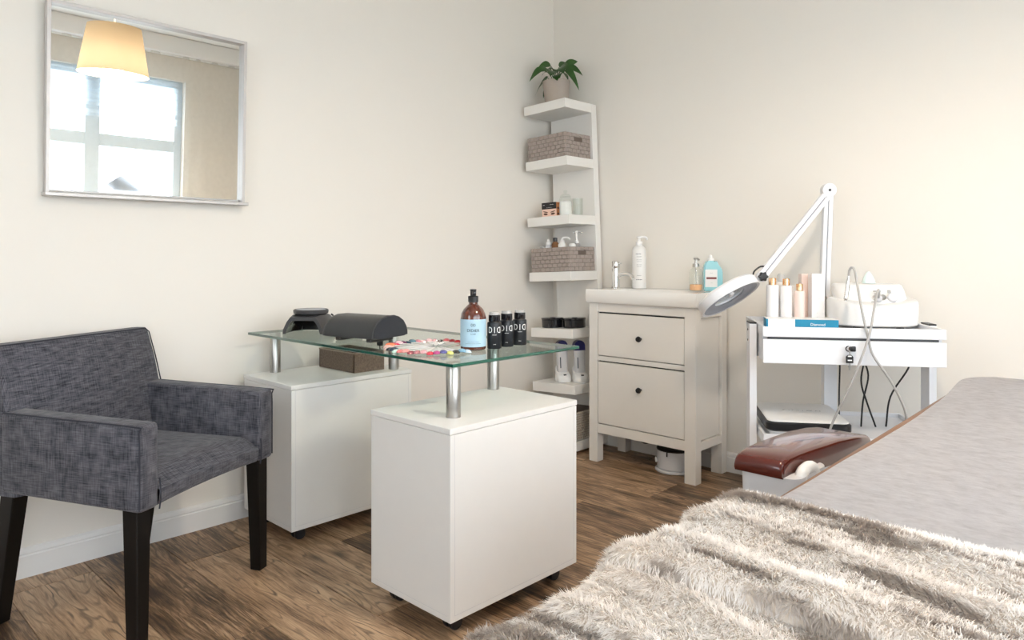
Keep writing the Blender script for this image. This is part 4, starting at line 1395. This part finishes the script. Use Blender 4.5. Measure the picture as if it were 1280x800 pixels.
# lower trays
LZ = 0.393
def lower_tray(z):
    bm = bmesh.new()
    box(bm, -HW + 0.004, HW - 0.004, -HD + 0.002, HD - 0.002, z, z + 0.006)
    for a in ((-HW + 0.002, HW - 0.002, -HD, -HD + 0.010), (-HW + 0.002, HW - 0.002, HD - 0.010, HD), (-HW + 0.002, -HW + 0.012, -HD + 0.0102, HD - 0.0102), (HW - 0.012, HW - 0.002, -HD + 0.0102, HD - 0.0102)):
        box(bm, a[0], a[1], a[2], a[3], z - 0.014, z + 0.022, 0.0015, 1)
    link('lower_tray', bm, M['steelw'], tr)
lower_tray(LZ)
lower_tray(0.13)


def on_tray(x, y, name, label, cat, rz=0.0, group=None, z=TF):
    return thing(name, label, cat, TM @ Vector((x, y, z + 0.0008)), TRZ + rz, group)


# teal and white box
tbx = on_tray(-0.163, -0.165, 'product_box', 'flat white and teal box on the front edge of the trolley top', 'box', R(-3))
pbox('box_body', M['whitepl'], tbx, -0.122, 0.122, -0.045, 0.045, 0, 0.044, 0.0008, 1)
pbox('box_wrap', M['teal'], tbx, -0.024, 0.1224, -0.0455, 0.0455, 0.0006, 0.0436, 0.0006, 1)
pbox('box_end', M['teal'], tbx, -0.1226, -0.1155, -0.0455, 0.0455, 0.001, 0.0436, 0.0004, 1)
letters('box_lettering', [('Diamond', 0.0135, 0.053, 0.026, False, 1.0), ('•••••••••••', 0.0038, 0.053, 0.016, False, 1)], M['whiteink'], tbx, flat=Matrix.Translation((0, -0.0459, 0)) @ Matrix.Rotation(R(90), 4, 'X'))


def cosmetics(x, y, r, hgt, m, label, cap=True, group='rose gold capped bottles on the trolley'):
    o = on_tray(x, y, 'lotion_bottle', label, 'bottle', 0, group)
    plathe('bottle_body', m, o, [(r - 0.003, 0), (r, 0.003), (r, hgt - 0.004), (r - 0.003, hgt), (r * 0.55, hgt + 0.001), (0, hgt + 0.001)], 30)
    plathe('bottle_cap', M['gold'], o, [(r * 0.62, hgt + 0.0015), (r * 0.62, hgt + 0.026), (r * 0.57, hgt + 0.0275), (0, hgt + 0.0275)], 26)
    return o


cosmetics(-0.224, 0.055, 0.0235, 0.157, M['pearlbottle'], 'white bottle with rose gold cap, nearest the magnifying lamp head')
cosmetics(-0.172, 0.055, 0.0225, 0.155, M['pearlbottle'], 'white bottle with rose gold cap, between the other two')
cosmetics(-0.124, 0.045, 0.0205, 0.135, M['pinkbottle'], 'short blush pink bottle with rose gold cap on the trolley')
o = on_tray(-0.178, 0.135, 'spray_bottle', 'clear capped white bottle behind the rose gold capped bottles', 'bottle')
plathe('bottle_body', M['pearlbottle'], o, [(0.022, 0), (0.024, 0.003), (0.024, 0.160), (0.014, 0.168), (0, 0.168)], 24)
plathe('bottle_cap', M['clearcap'], o, [(0.0145, 0.1685), (0.0145, 0.192), (0.010, 0.200), (0, 0.201)], 24)
for x, w, d, hgt, m, lb in ((-0.085, 0.022, 0.020, 0.200, 'pinkbottle', 'blush cardboard box behind the pink bottle on the trolley'), (-0.056, 0.025, 0.022, 0.202, 'pearlbottle', 'tall white cardboard box beside the lamp arm on the trolley')):
    o = on_tray(x, 0.128 if m == 'pinkbottle' else 0.072, 'carton', lb, 'box', R(8))
    pbox('carton_body', M[m], o, -w, w, -d, d, 0, hgt, 0.001, 1)
    letters('carton_print', [('••••••••', 0.005, 0, hgt * 0.52, False, 1), ('••••', 0.004, -0.004, hgt * 0.24, False, 1), ('•••••', 0.004, -0.004, hgt * 0.16, False, 1)], M['hose'], o, flat=Matrix.Translation((0, -d - 0.0006, 0)) @ Matrix.Rotation(R(90), 4, 'X'))
o = on_tray(-0.132, 0.185, 'cream_tube', 'white squeeze tube behind the bottles on the trolley', 'tube')
bm = bmesh.new()
loft(bm, [[(0.020 * math.cos(t), 0.020 * math.sin(t), 0.0) for t in [2 * PI * k / 20 for k in range(20)]], [(0.021 * math.cos(t), 0.020 * math.sin(t), 0.03) for t in [2 * PI * k / 20 for k in range(20)]], [(0.026 * math.cos(t), 0.002 * math.sin(t), 0.150) for t in [2 * PI * k / 20 for k in range(20)]]])
link('tube_body', bm, M['whitepl'], o)

# facial machine
fm = on_tray(0.135, 0.030, 'facial_machine', 'rounded white facial machine on the trolley top', 'beauty device', R(4))
def el(rx, ry, z, cy=0.0, n=40, p=0.8):
    return [(rx * math.copysign(abs(math.cos(t)) ** p, math.cos(t)), cy + ry * math.copysign(abs(math.sin(t)) ** p, math.sin(t)), z) for t in [2 * PI * k / n for k in range(n)]]
bm = bmesh.new()
loft(bm, [el(0.143, 0.125, 0.010), el(0.153, 0.135, 0.016), el(0.156, 0.138, 0.050), el(0.156, 0.138, 0.072), el(0.151, 0.133, 0.084), el(0.138, 0.118, 0.092)])
for v in bm.verts:
    if v.co.z > 0.06:
        v.co.z += 0.022 * min(1, abs(v.co.x) / 0.15) ** 2 + 0.10 * (v.co.y + 0.10) * 0.25
link('machine_base', bm, M['whitepl'], fm, angle=40)
bm = bmesh.new()
loft(bm, [el(0.118, 0.105, 0.075, 0.012), el(0.128, 0.100, 0.105, 0.020), el(0.130, 0.085, 0.135, 0.040), el(0.128, 0.070, 0.158, 0.055), el(0.120, 0.060, 0.164, 0.058)])
link('control_panel', bm, M['whitepl'], fm, angle=40)
for a in (0.6, 2.2, 4.0, 5.4):
    plathe('foot', M['black'], fm, [(0.014, 0.0), (0.014, 0.0098), (0, 0.0098)], 14, Matrix.Translation((0.12 * math.cos(a), 0.095 * math.sin(a), 0)))
tilt = Matrix.Translation((0.0, -0.068, 0.118)) @ Matrix.Rotation(R(66), 4, 'X')
for dx, dy, r, m in ((-0.012, -0.006, 0.013, 'chrome'), (0.012, -0.006, 0.013, 'chrome'), (0.048, -0.004, 0.018, 'greypl')):
    plathe('dial', M[m], fm, [(r, 0), (r, 0.010), (r * 0.85, 0.0135), (0, 0.014)], 22, tilt @ Matrix.Translation((dx, dy, 0)))
bm = bmesh.new()
box(bm, -0.016, 0.010, 0.020, 0.024, 0.0, 0.006, 0, 1, tilt)
box(bm, -0.012, -0.003, 0.012, 0.0145, 0.0, 0.004, 0, 1, tilt)
box(bm, 0.000, 0.008, 0.012, 0.0145, 0.0, 0.004, 0, 1, tilt)
box(bm, 0.036, 0.046, 0.016, 0.026, 0.0, 0.006, 0, 1, tilt)
box(bm, -0.030, -0.018, -0.026, -0.020, -0.004, 0.008, 0, 1, tilt)
link('panel_marking', bm, M['hose'], fm)
cp = on_tray(0.142, 0.092, 'plastic_cup', 'pale mint cone cup upside down on top of the facial machine', 'cup', 0, None, TF + 0.165)
plathe('cup_body', M['cup'], cp, [(0.024, 0), (0.0245, 0.004), (0.019, 0.022), (0.008, 0.042), (0.003, 0.046), (0, 0.0465)], 24)

# two handpieces with hoses in front of the trolley
def tp(x, y, z):
    return tuple(TM @ Vector((x, y, z)))
h1 = thing('handpiece', 'chrome handpiece on a looping grey hose, hung by its hook at the facial machine', 'handpiece', tp(-0.003, -0.175, 0.915))
L0 = Vector(tp(-0.003, -0.175, 0.915))
def rel(pts):
    return [tuple(Vector(tp(*p)) - L0) for p in pts]
ptube('hose', M['hose'], h1, rel([(0.002, -0.170, 0.985), (0.004, -0.172, 1.005), (0.010, -0.178, 1.016), (0.018, -0.185, 1.005), (0.024, -0.20, 0.95), (0.030, -0.235, 0.86), (0.045, -0.252, 0.77), (0.060, -0.258, 0.71), (0.118, -0.258, 0.62), (0.160, -0.256, 0.53), (0.170, -0.245, 0.470), (0.178, -0.21, 0.430), (0.185, -0.17, 0.4045)]), 0.0042, 10, 6)
ptube('handpiece_body', M['chrome'], h1, rel([(0.002, -0.170, 0.985), (0.000, -0.170, 0.965), (-0.004, -0.171, 0.93), (-0.008, -0.172, 0.905), (-0.009, -0.172, 0.895)]), 0.0075, 14, 4, [0.6 + 0.4 * min(1, i / 4) if i < 14 else 0.8 for i in range(17)])
h2 = thing('handpiece', 'round chrome nozzle on a grey hose running down to the lower tray', 'handpiece', tp(0.110, -0.19, 0.905))
L0 = Vector(tp(0.110, -0.19, 0.905))
ptube('hose', M['hose'], h2, rel([(0.114, -0.130, 0.905), (0.110, -0.150, 0.926), (0.098, -0.18, 0.935), (0.086, -0.20, 0.912), (0.070, -0.225, 0.86), (0.045, -0.262, 0.78), (0.010, -0.268, 0.68), (-0.025, -0.268, 0.59), (-0.063, -0.262, 0.50), (-0.085, -0.26, 0.435), (-0.088, -0.262, 0.36)]), 0.0042, 10, 6)
bm = bmesh.new()
tube(bm, rel([(0.116, -0.118, 0.896), (0.114, -0.132, 0.905)]), 0.0125, 16)
link('nozzle', bm, M['greypl'], h2)

# machine in the lower tray
lm = thing('steamer_box', 'white appliance with a black bumper strip in the lower trolley tray', 'beauty device', TM @ Vector((-0.142, -0.05, LZ + 0.0068)), TRZ)
bm = bmesh.new()
loft(bm, [rr(-0.120, 0.120, -0.150, 0.150, 0.02, 0.0), rr(-0.138, 0.138, -0.165, 0.165, 0.03, 0.020), rr(-0.140, 0.140, -0.167, 0.167, 0.03, 0.060), rr(-0.134, 0.134, -0.160, 0.160, 0.028, 0.064)])
link('appliance_body', bm, M['whitepl'], lm, angle=40)
bm = bmesh.new()
loft(bm, [rr(-0.1405, 0.1405, -0.168, 0.168, 0.03, 0.024), rr(-0.147, 0.147, -0.175, 0.175, 0.034, 0.030), rr(-0.147, 0.147, -0.175, 0.175, 0.034, 0.052), rr(-0.1405, 0.1405, -0.168, 0.168, 0.03, 0.058)])
link('bumper_strip', bm, M['black'], lm, angle=40)
letters('appliance_lettering', [('F U S I O N', 0.017, 0.0, 0.0, False, 1.7)], M['hose'], lm, flat=Matrix.Translation((0.01, 0.02, 0.0644)))
# power cables between the trays
for pts in ([(0.045, 0.20, 0.674), (0.062, 0.20, 0.62), (0.060, 0.20, 0.50), (0.055, 0.18, 0.4005)], [(0.105, 0.0, 0.674), (0.090, 0.0, 0.58), (0.110, 0.0, 0.50), (0.150, 0.03, 0.4005)], [(0.095, 0.01, 0.674), (0.118, 0.01, 0.60), (0.100, 0.012, 0.50), (0.095, 0.02, 0.4005)], [(0.262, 0.0, 0.674), (0.255, 0.0, 0.63), (0.200, 0.02, 0.52), (0.190, 0.04, 0.4005)]):
    ptube('power_cable', M['black'], tr, pts, 0.0034, 8, 6)

# ------------------------------------------------------------------ magnifying lamp on the rear post
ml = thing('magnifying_lamp', 'white articulated magnifying lamp with ring head on the trolley rear post', 'lamp', TM @ Vector((0.035, HD + 0.030, 0.797)), 0)
L0 = ml.location.copy()
CAMP = Vector((2.78, -3.26, 1.06))
YW = R(43.67)
Fv = Vector((-math.sin(YW), math.cos(YW), 0))
Rv = Vector((math.cos(YW), math.sin(YW), 0))
Uv = Vector((0, 0, 1))
elbow = Vector((0.0, -0.010, 0.522))       # local to the lamp's foot
sock = Vector((-0.018, -0.004, 0.085))
joint = elbow + Rv * -0.300 + Uv * -0.346 + Fv * -0.06
def bar(bm, a, b, off, w, t):
    d = (b - a).normalized()
    s = Fv - d * Fv.dot(d)
    s.normalize()
    n = d.cross(s)
    ln = (b - a).length
    mx = Matrix((( d.x, n.x, s.x, 0), (d.y, n.y, s.y, 0), (d.z, n.z, s.z, 0), (0, 0, 0, 1)))
    mx = Matrix.Translation(a) @ mx
    box(bm, 0, ln, off - w, off + w, -t, t, 0.002, 1, mx)
plathe('socket', M['steel'], ml, [(0.018, 0.0062), (0.018, 0.025), (0.013, 0.030), (0.013, 0.090), (0, 0.092)], 24, Matrix.Translation((sock.x, sock.y, 0)))
for a, b in ((sock, elbow), (elbow, joint)):
    bm = bmesh.new()
    bar(bm, a, b, -0.0105, 0.0085, 0.011)
    bar(bm, a, b, 0.0105, 0.0085, 0.011)
    ar = link('arm', bm, M['steelw'], ml)
    bm = bmesh.new()
    bar(bm, a, b, 0.0, 0.0018, 0.0075)
    link('arm_groove', bm, M['bluegrey'], ar)
def disc(bm, c, r, t, axis):
    q = Vector((0, 0, 1)).rotation_difference(axis).to_matrix().to_4x4()
    lathe(bm, [(r - 0.002, -t), (r, -t + 0.002), (r, t - 0.002), (r - 0.002, t)], 28, Matrix.Translation(c) @ q)
bm = bmesh.new()
disc(bm, elbow + Uv * 0.012, 0.029, 0.017, Fv)
link('elbow_joint', bm, M['steelw'], ml)
bm = bmesh.new()
disc(bm, elbow + Uv * 0.012 - Fv * 0.0175, 0.006, 0.0012, Fv)
link('elbow_bolt', bm, M['greyblack'], ml)
bm = bmesh.new()
disc(bm, joint, 0.021, 0.014, Fv)
link('head_bracket', bm, M['steelw'], ml)
bm = bmesh.new()
disc(bm, joint - Fv * 0.022, 0.0155, 0.0075, Fv)
for k in range(6):
    a = 2 * PI * k / 6
    disc(bm, joint - Fv * 0.022 + Rv * (0.0145 * math.cos(a)) + Uv * (0.0145 * math.sin(a)), 0.0052, 0.0072, Fv)
link('clamp_knob', bm, M['black'], ml)
bm = bmesh.new()
tube(bm, smooth_path([tuple(joint + Uv * 0.04 + Rv * 0.022), tuple(joint + Uv * 0.040 - Rv * 0.004), tuple(joint + Uv * 0.022 - Rv * 0.028), tuple(joint + Uv * 0.004 - Rv * 0.034)], 5), 0.0035, 8)
link('lamp_wire', bm, M['black'], ml)
# ring head
Lx = (Rv * 0.885 + Uv * 0.465).normalized()
nimg = (Rv * 0.465 - Uv * 0.885).normalized()
al = R(23)
nrm = (-Fv * math.sin(al) + nimg * math.cos(al)).normalized()     # underside normal
ztop = -nrm
yv = ztop.cross(Lx)
HR = 0.133
hc = joint - Lx * (HR + 0.022) - Uv * 0.004
HM = Matrix(((Lx.x, yv.x, ztop.x, hc.x), (Lx.y, yv.y, ztop.y, hc.y), (Lx.z, yv.z, ztop.z, hc.z), (0, 0, 0, 1)))
hd = plathe('lamp_head', M['steelw'], ml, [(HR - 0.012, -0.022), (HR - 0.002, -0.024), (HR, -0.020), (HR - 0.002, 0.012), (HR - 0.012, 0.022), (0.074, 0.026), (0.066, 0.022), (0.066, -0.010)], 56, HM, caps=(False, False))
bm = bmesh.new()
rA, rB = HR - 0.0125, 0.0662
ri = [[HM @ Vector((r * math.cos(2 * PI * k / 56), r * math.sin(2 * PI * k / 56), z)) for k in range(56)] for r, z in ((rA, -0.0215), (0.100, -0.016), (rB, -0.012))]
for a, b in zip(ri, ri[1:]):
    va_ = [bm.verts.new(p) for p in a]
    vb_ = [bm.verts.new(p) for p in b]
    for k in range(56):
        bm.faces.new((va_[k], va_[(k + 1) % 56], vb_[(k + 1) % 56], vb_[k]))
link('lamp_diffuser', bm, M['bluegrey'], hd)
plathe('lens', M['lens'], hd, [(0.0655, -0.004), (0.05, -0.008), (0, -0.010), (0, 0.008), (0.05, 0.006), (0.0655, 0.002)], 40, HM)
pbox('lamp_bracket', M['whitepl'], hd, -0.008, 0.008, -0.072, -0.040, -0.022, -0.012, 0.001, 1, HM)

# ------------------------------------------------------------------ treatment bed
BX0, BX1, BY0, BY1, BZ = 2.288, 2.985, -2.86, -0.82, 0.695
bd_ = thing('treatment_bed', 'long treatment bed with brown vinyl mattress and white base', 'bed', ((BX0 + BX1) / 2, (BY0 + BY1) / 2, 0))
bcx, bcy = (BX0 + BX1) / 2, (BY0 + BY1) / 2
hx, hyy = (BX1 - BX0) / 2, (BY1 - BY0) / 2
bm = bmesh.new()
loft(bm, [rr(-hx + 0.02, hx - 0.02, -hyy + 0.02, hyy - 0.02, 0.10, BZ - 0.10, 8), rr(-hx, hx, -hyy, hyy, 0.12, BZ - 0.085, 8), rr(-hx, hx, -hyy, hyy, 0.12, BZ - 0.012, 8), rr(-hx + 0.004, hx - 0.004, -hyy + 0.004, hyy - 0.004, 0.12, BZ - 0.004, 8), rr(-hx + 0.014, hx - 0.014, -hyy + 0.014, hyy - 0.014, 0.115, BZ, 8)])
for v in bm.verts:                  # the left side draws in a little towards the foot
    if v.co.x < 0 and v.co.y < 0:
        v.co.x += 0.034
link('mattress', bm, M['tan'], bd_, angle=50)
pbox('bed_frame', M['whitepl'], bd_, -hx + 0.05, hx - 0.05, -hyy + 0.06, hyy - 0.06, BZ - 0.16, BZ - 0.102, 0.01, 2)
pbox('bed_pedestal', M['whitepl'], bd_, -0.22, 0.22, -0.62, 0.62, 0.06, BZ - 0.162, 0.02, 2)
pbox('bed_foot', M['greypl'], bd_, -0.29, 0.29, -0.78, 0.78, 0.0, 0.058, 0.012, 2)
# armrest on the left side
ax0, ax1 = 2.032 - bcx, 2.140 - bcx
bm = bmesh.new()
rings = []
for y, zt, zb in ((-1.762, 0.606, 0.590), (-1.758, 0.615, 0.584), (-1.748, 0.620, 0.582), (-1.715, 0.625, 0.580), (-1.68, 0.626, 0.590), (-1.64, 0.626, 0.590), (-1.60, 0.625, 0.572), (-1.48, 0.621, 0.566), (-1.38, 0.612, 0.560), (-1.30, 0.600, 0.556), (-1.285, 0.592, 0.560)):
    c = 0.008
    yy = y - bcy
    x1_ = ax1 + 0.028 * max(0.0, min(1.0, (y + 1.72) / 0.35))
    zr = max(zb + 0.002, zt - c)
    rings.append([(ax0, yy, zb), (ax0, yy, zr), (ax0 + c * 0.3, yy, zt - c * 0.3), (ax0 + c, yy, zt), (x1_ - c, yy, zt), (x1_ - c * 0.3, yy, zt - c * 0.3), (x1_, yy, zr), (x1_, yy, zb)])
loft(bm, rings)
ar = link('armrest', bm, M['redleather'], bd_, angle=45)
bm = bmesh.new()
loft(bm, [rr(ax0 + 0.012, ax1 + 0.03, -1.742 - bcy, -1.58 - bcy, 0.03, 0.40, 6), rr(ax0 + 0.006, ax1 + 0.03, -1.752 - bcy, -1.58 - bcy, 0.03, 0.46, 6), rr(ax0 + 0.004, ax1 + 0.03, -1.755 - bcy, -1.58 - bcy, 0.03, 0.5862, 6)])
link('armrest_bracket', bm, M['greypl'], ar, angle=40)
bm = bmesh.new()
tube(bm, smooth_path([(ax1 + 0.018, -1.715 - bcy, 0.570), (ax1 + 0.018, -1.695 - bcy, 0.592), (ax1 + 0.020, -1.655 - bcy, 0.594), (ax1 + 0.020, -1.635 - bcy, 0.574)], 5), 0.013, 12)
link('grab_handle', bm, M['whitepl'], ar)
bm = bmesh.new()
box(bm, ax1 + 0.031, -hx + 0.10, -1.76 - bcy, -1.64 - bcy, 0.538, 0.560, 0.004, 1)
link('support_arm', bm, M['greypl'], ar)

# felt cover: a draped sheet with thickness, a gentle rise to the head end
cv = bpy.data.objects.new('tmp', None)
def cover_z(x, y):
    z = BZ + 0.0035
    t = max(0.0, min(1.0, (y + 1.25) / 0.40))
    z += 0.020 * t * t * (3 - 2 * t)
    z += 0.0012 * math.sin(x * 23 + y * 7) * math.sin(y * 13 - x * 5)
    return z
bm = bmesh.new()
cx0, cx1, cy0, cy1 = BX0 + 0.036, BX1 - 0.010, -2.30, BY1 - 0.002
nx, nyy = 40, 90
g = []
for j in range(nyy + 1):
    y = cy0 + (cy1 - cy0) * j / nyy
    r = []
    for i in range(nx + 1):
        s = i / nx
        ins = 0.0
        if y > cy1 - 0.14:
            q = (y - (cy1 - 0.14)) / 0.14
            ins = 0.14 * (1 - math.sqrt(max(0, 1 - q * q)))
        xa = cx0 + ins - 0.024 * max(0, min(1, (y + 1.60) / 0.6))
        xb = cx1 - ins
        x = xa + (xb - xa) * s
        z = cover_z(x, y)
        e = min(s, 1 - s) * (xb - xa)
        if e < 0.012 and i in (0, nx):
            z -= 0.002
        if j >= nyy - 1:
            z -= 0.010 * (j - nyy + 2)
        r.append(bm.verts.new((x, y, z)))
    g.append(r)
for j in range(nyy):
    for i in range(nx):
        bm.faces.new((g[j][i], g[j][i + 1], g[j + 1][i + 1], g[j + 1][i]))
bpy.data.objects.remove(cv)
sm = bmesh.ops.solidify(bm, geom=bm.faces[:], thickness=0.003)
cov = link('bed_cover', bm, M['felt'], None, angle=60)
tag(cov, 'pale grey marled felt cover spread over the treatment bed', 'bed cover')

# ------------------------------------------------------------------ fur throw
def vnoise(x, y, seed):
    r_ = np.random.default_rng(seed)
    T = r_.random((64, 64))
    xi, yi = np.floor(x).astype(int), np.floor(y).astype(int)
    fx, fy = x - xi, y - yi
    fx, fy = fx * fx * (3 - 2 * fx), fy * fy * (3 - 2 * fy)
    a, b = T[xi % 64, yi % 64], T[(xi + 1) % 64, yi % 64]
    c, d = T[xi % 64, (yi + 1) % 64], T[(xi + 1) % 64, (yi + 1) % 64]
    return (a * (1 - fx) + b * fx) * (1 - fy) + (c * (1 - fx) + d * fx) * fy


FX0, FX1, FY0, FY1 = 2.298, 2.98, -2.85, -2.268
FOLD = -2.585
EDGE_R = 0.02


def fold_y(x):
    return FOLD + 0.022 * np.sin((x - 2.3) * 6.0) - 0.03 * (x - 2.3)


def top_h(x, y):
    """height of the throw over the bed top"""
    w = y + 0.045 * np.sin(x * 7.0 + 1.0) + 0.03 * (vnoise(x * 6, y * 6, 3) - 0.5)
    rid = 0.5 + 0.5 * np.sin(w * 2 * PI / 0.098 + 2.2 * vnoise(x * 3.0 + 5, y * 3.0, 7))
    hgt = 0.0065 * rid ** 2.2 + 0.006 * (vnoise(x * 11, y * 16, 9) - 0.5)
    f = fold_y(x)
    t = (y - f) / 0.014
    step = np.clip(t, 0, 1)
    hgt = hgt * (1 - 0.5 * ((t > -0.3) & (t < 1.3))) + 0.015 * np.sqrt(1 - (1 - step) ** 2)
    roll = np.exp(-((y - f - 0.035) / 0.035) ** 2)
    hgt = hgt + 0.007 * roll * (y > f)
    e = np.clip((FY1 - y) / 0.03, 0, 1)
    return BZ + 0.0085 + hgt * np.sqrt(1 - (1 - e) ** 2)


def surf(s, y):
    """s runs across the bed from the hanging left edge; returns x, y, z"""
    hang = 0.20
    s = np.asarray(s, float)
    arc = EDGE_R * PI / 2
    x_top = FX0 + EDGE_R + (s - hang - arc)
    on_top = s >= hang + arc
    in_arc = (s >= hang) & ~on_top
    ph = np.clip((s - hang) / arc, 0, 1) * PI / 2
    x = np.where(on_top, x_top, FX0 + EDGE_R * (1 - np.sin(ph)) * 0 + FX0 * 0 + 0)
    zt = top_h(np.maximum(x_top, FX0 + EDGE_R), y)
    wob = 0.006 + 0.006 * np.sin(y * 31) + 0.010 * (vnoise(y * 14 + 2, s * 5, 21) - 0.5) + 0.35 * (zt - BZ - 0.015)
    x = np.where(on_top, x_top, np.where(in_arc, FX0 + EDGE_R * (1 - np.cos(ph)) - wob * np.cos(ph), FX0 - wob))
    z = np.where(on_top, zt, np.where(in_arc, zt - EDGE_R * (1 - np.sin(ph)), zt - EDGE_R - (hang - s)))
    return x, y, z


S1 = 0.20 + EDGE_R * PI / 2 + (FX1 - FX0 - EDGE_R)
ns, ny2 = 110, 150
ss, yy = np.meshgrid(np.linspace(0, S1, ns + 1), np.linspace(FY0, FY1, ny2 + 1), indexing='ij')
X_, Y_, Z_ = surf(ss, yy)
verts = np.stack([X_, Y_, Z_], -1).reshape(-1, 3)
idx = np.arange((ns + 1) * (ny2 + 1)).reshape(ns + 1, ny2 + 1)
quads = np.stack([idx[:-1, :-1], idx[1:, :-1], idx[1:, 1:], idx[:-1, 1:]], -1).reshape(-1, 4)
me = bpy.data.meshes.new('throw_backing')
me.from_pydata(verts.tolist(), [], quads.tolist())
me.polygons.foreach_set('use_smooth', [True] * len(me.polygons))
me.materials.append(M['furbase'])
ft = thing('fur_throw', 'cream and brown faux fur throw folded across the foot of the bed', 'throw', (0, 0, 0))
bk_ = bpy.data.objects.new('throw_backing', me)
COL.objects.link(bk_)
bk_.parent = ft
# strands: short tapered blades lying down the throw, clumped and toned by tuft
NS = 230000
s = rng.random(NS) * S1
y = FY0 + rng.random(NS) * (FY1 - FY0)
keep = s > 0.03
# more hair where the camera comes close
s, y = s[keep], y[keep]
n_edge = 17000
s = np.concatenate([s, 0.2 + rng.random(n_edge) * (S1 - 0.2)])
y = np.concatenate([y, FY1 - rng.random(n_edge) ** 1.5 * 0.034])
n = len(s)
eps = 0.002
p = np.stack(surf(s, y), -1)
ps = np.stack(surf(s + eps, y), -1) - p
py = np.stack(surf(s, y + eps), -1) - p
ps /= np.linalg.norm(ps, axis=1, keepdims=True)
py /= np.linalg.norm(py, axis=1, keepdims=True)
nr = np.cross(ps, py)
nr /= np.linalg.norm(nr, axis=1, keepdims=True)
cl1, cl2 = vnoise(s * 120, y * 120, 31) - 0.5, vnoise(s * 120 + 9, y * 120 + 4, 33) - 0.5
big = vnoise(s * 8, y * 8, 35) - 0.5
lay = -py * (0.75 + 0.5 * cl1[:, None]) + ps * (0.30 + 1.1 * cl2[:, None] + 0.9 * big[:, None])
edge = (y > FY1 - 0.034 * rng.random(n) ** 0.5)
lay[edge] = py[edge] * 0.9 + ps[edge] * (cl2[edge, None] * 1.2)
under = np.clip((fold_y(p[:, 0]) + 0.03 - y) / 0.03, 0, 1) * (y > fold_y(p[:, 0]) - 0.005)
dirv = lay + nr * (0.42 + 0.30 * rng.random(n)[:, None]) + rng.normal(0, 0.16, (n, 3))
dirv /= np.linalg.norm(dirv, axis=1, keepdims=True)
low = np.clip(0.26 - np.sum(dirv * nr, 1), 0, None)
dirv += nr * low[:, None]
dirv /= np.linalg.norm(dirv, axis=1, keepdims=True)
ln = (0.009 + 0.008 * rng.random(n))[:, None]
ln[edge] *= 0.95
side = np.cross(dirv, nr)
side /= np.linalg.norm(side, axis=1, keepdims=True) + 1e-9
wd = (0.00038 + 0.00026 * rng.random(n))[:, None]
mid = p + dirv * ln * 0.55 - nr * ln * 0.02
tip = p + dirv * ln - nr * ln * 0.16
top_ = p[:, 2] > BZ + 0.002
for q in (mid, tip):
    q[top_, 2] = np.maximum(q[top_, 2], BZ + 0.0098)
p[top_, 2] = np.maximum(p[top_, 2], BZ + 0.0088)
side[top_, 2] *= 0.3
V = np.stack([p - side * wd, p + side * wd, mid - side * wd * 0.8, mid + side * wd * 0.8, tip], 1).reshape(-1, 3)
b0 = np.arange(n)[:, None] * 5
loops = np.concatenate([b0 + 0, b0 + 1, b0 + 3, b0 + 2, b0 + 2, b0 + 3, b0 + 4], 1).reshape(-1)
me = bpy.data.meshes.new('fur_pile')
me.vertices.add(n * 5)
me.vertices.foreach_set('co', V.astype(np.float32).reshape(-1))
me.loops.add(n * 7)
me.loops.foreach_set('vertex_index', loops.astype(np.int32))
me.polygons.add(n * 2)
st_ = np.stack([np.arange(n) * 7, np.arange(n) * 7 + 4], 1).reshape(-1)
me.polygons.foreach_set('loop_start', st_.astype(np.int32))
me.update(calc_edges=True)
# pile colour: cream tips over brown roots; brown streaks run along the ribs
w_ = p[:, 1] + 0.045 * np.sin(p[:, 0] * 7.0 + 1.0)
streak = vnoise(p[:, 0] * 5 + 3, w_ * 44, 41) * 0.6 + vnoise(s * 22, y * 90, 43) * 0.4
st01 = np.clip((streak - 0.565) / 0.09, 0, 1)
st01[edge] = 0
cream = np.array([0.96, 0.945, 0.93])
warm = np.array([0.92, 0.84, 0.77])
brown = np.array([0.25, 0.175, 0.125])
tone = vnoise(s * 12 + 30, y * 12, 47)[:, None]
tipc = cream * (1 - 0.35 * tone) + warm * 0.35 * tone
tipc = tipc * (1 - 0.62 * st01[:, None]) + brown * 0.62 * st01[:, None] + rng.normal(0, 0.03, (n, 1))
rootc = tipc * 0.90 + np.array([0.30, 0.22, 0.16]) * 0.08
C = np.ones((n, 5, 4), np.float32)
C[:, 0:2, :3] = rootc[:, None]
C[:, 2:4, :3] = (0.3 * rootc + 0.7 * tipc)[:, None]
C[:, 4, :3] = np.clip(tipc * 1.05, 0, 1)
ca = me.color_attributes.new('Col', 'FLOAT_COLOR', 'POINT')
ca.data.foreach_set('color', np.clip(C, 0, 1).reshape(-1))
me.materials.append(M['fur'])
fp = bpy.data.objects.new('fur_pile', me)
COL.objects.link(fp)
fp.parent = ft
fp['kind'] = 'stuff'
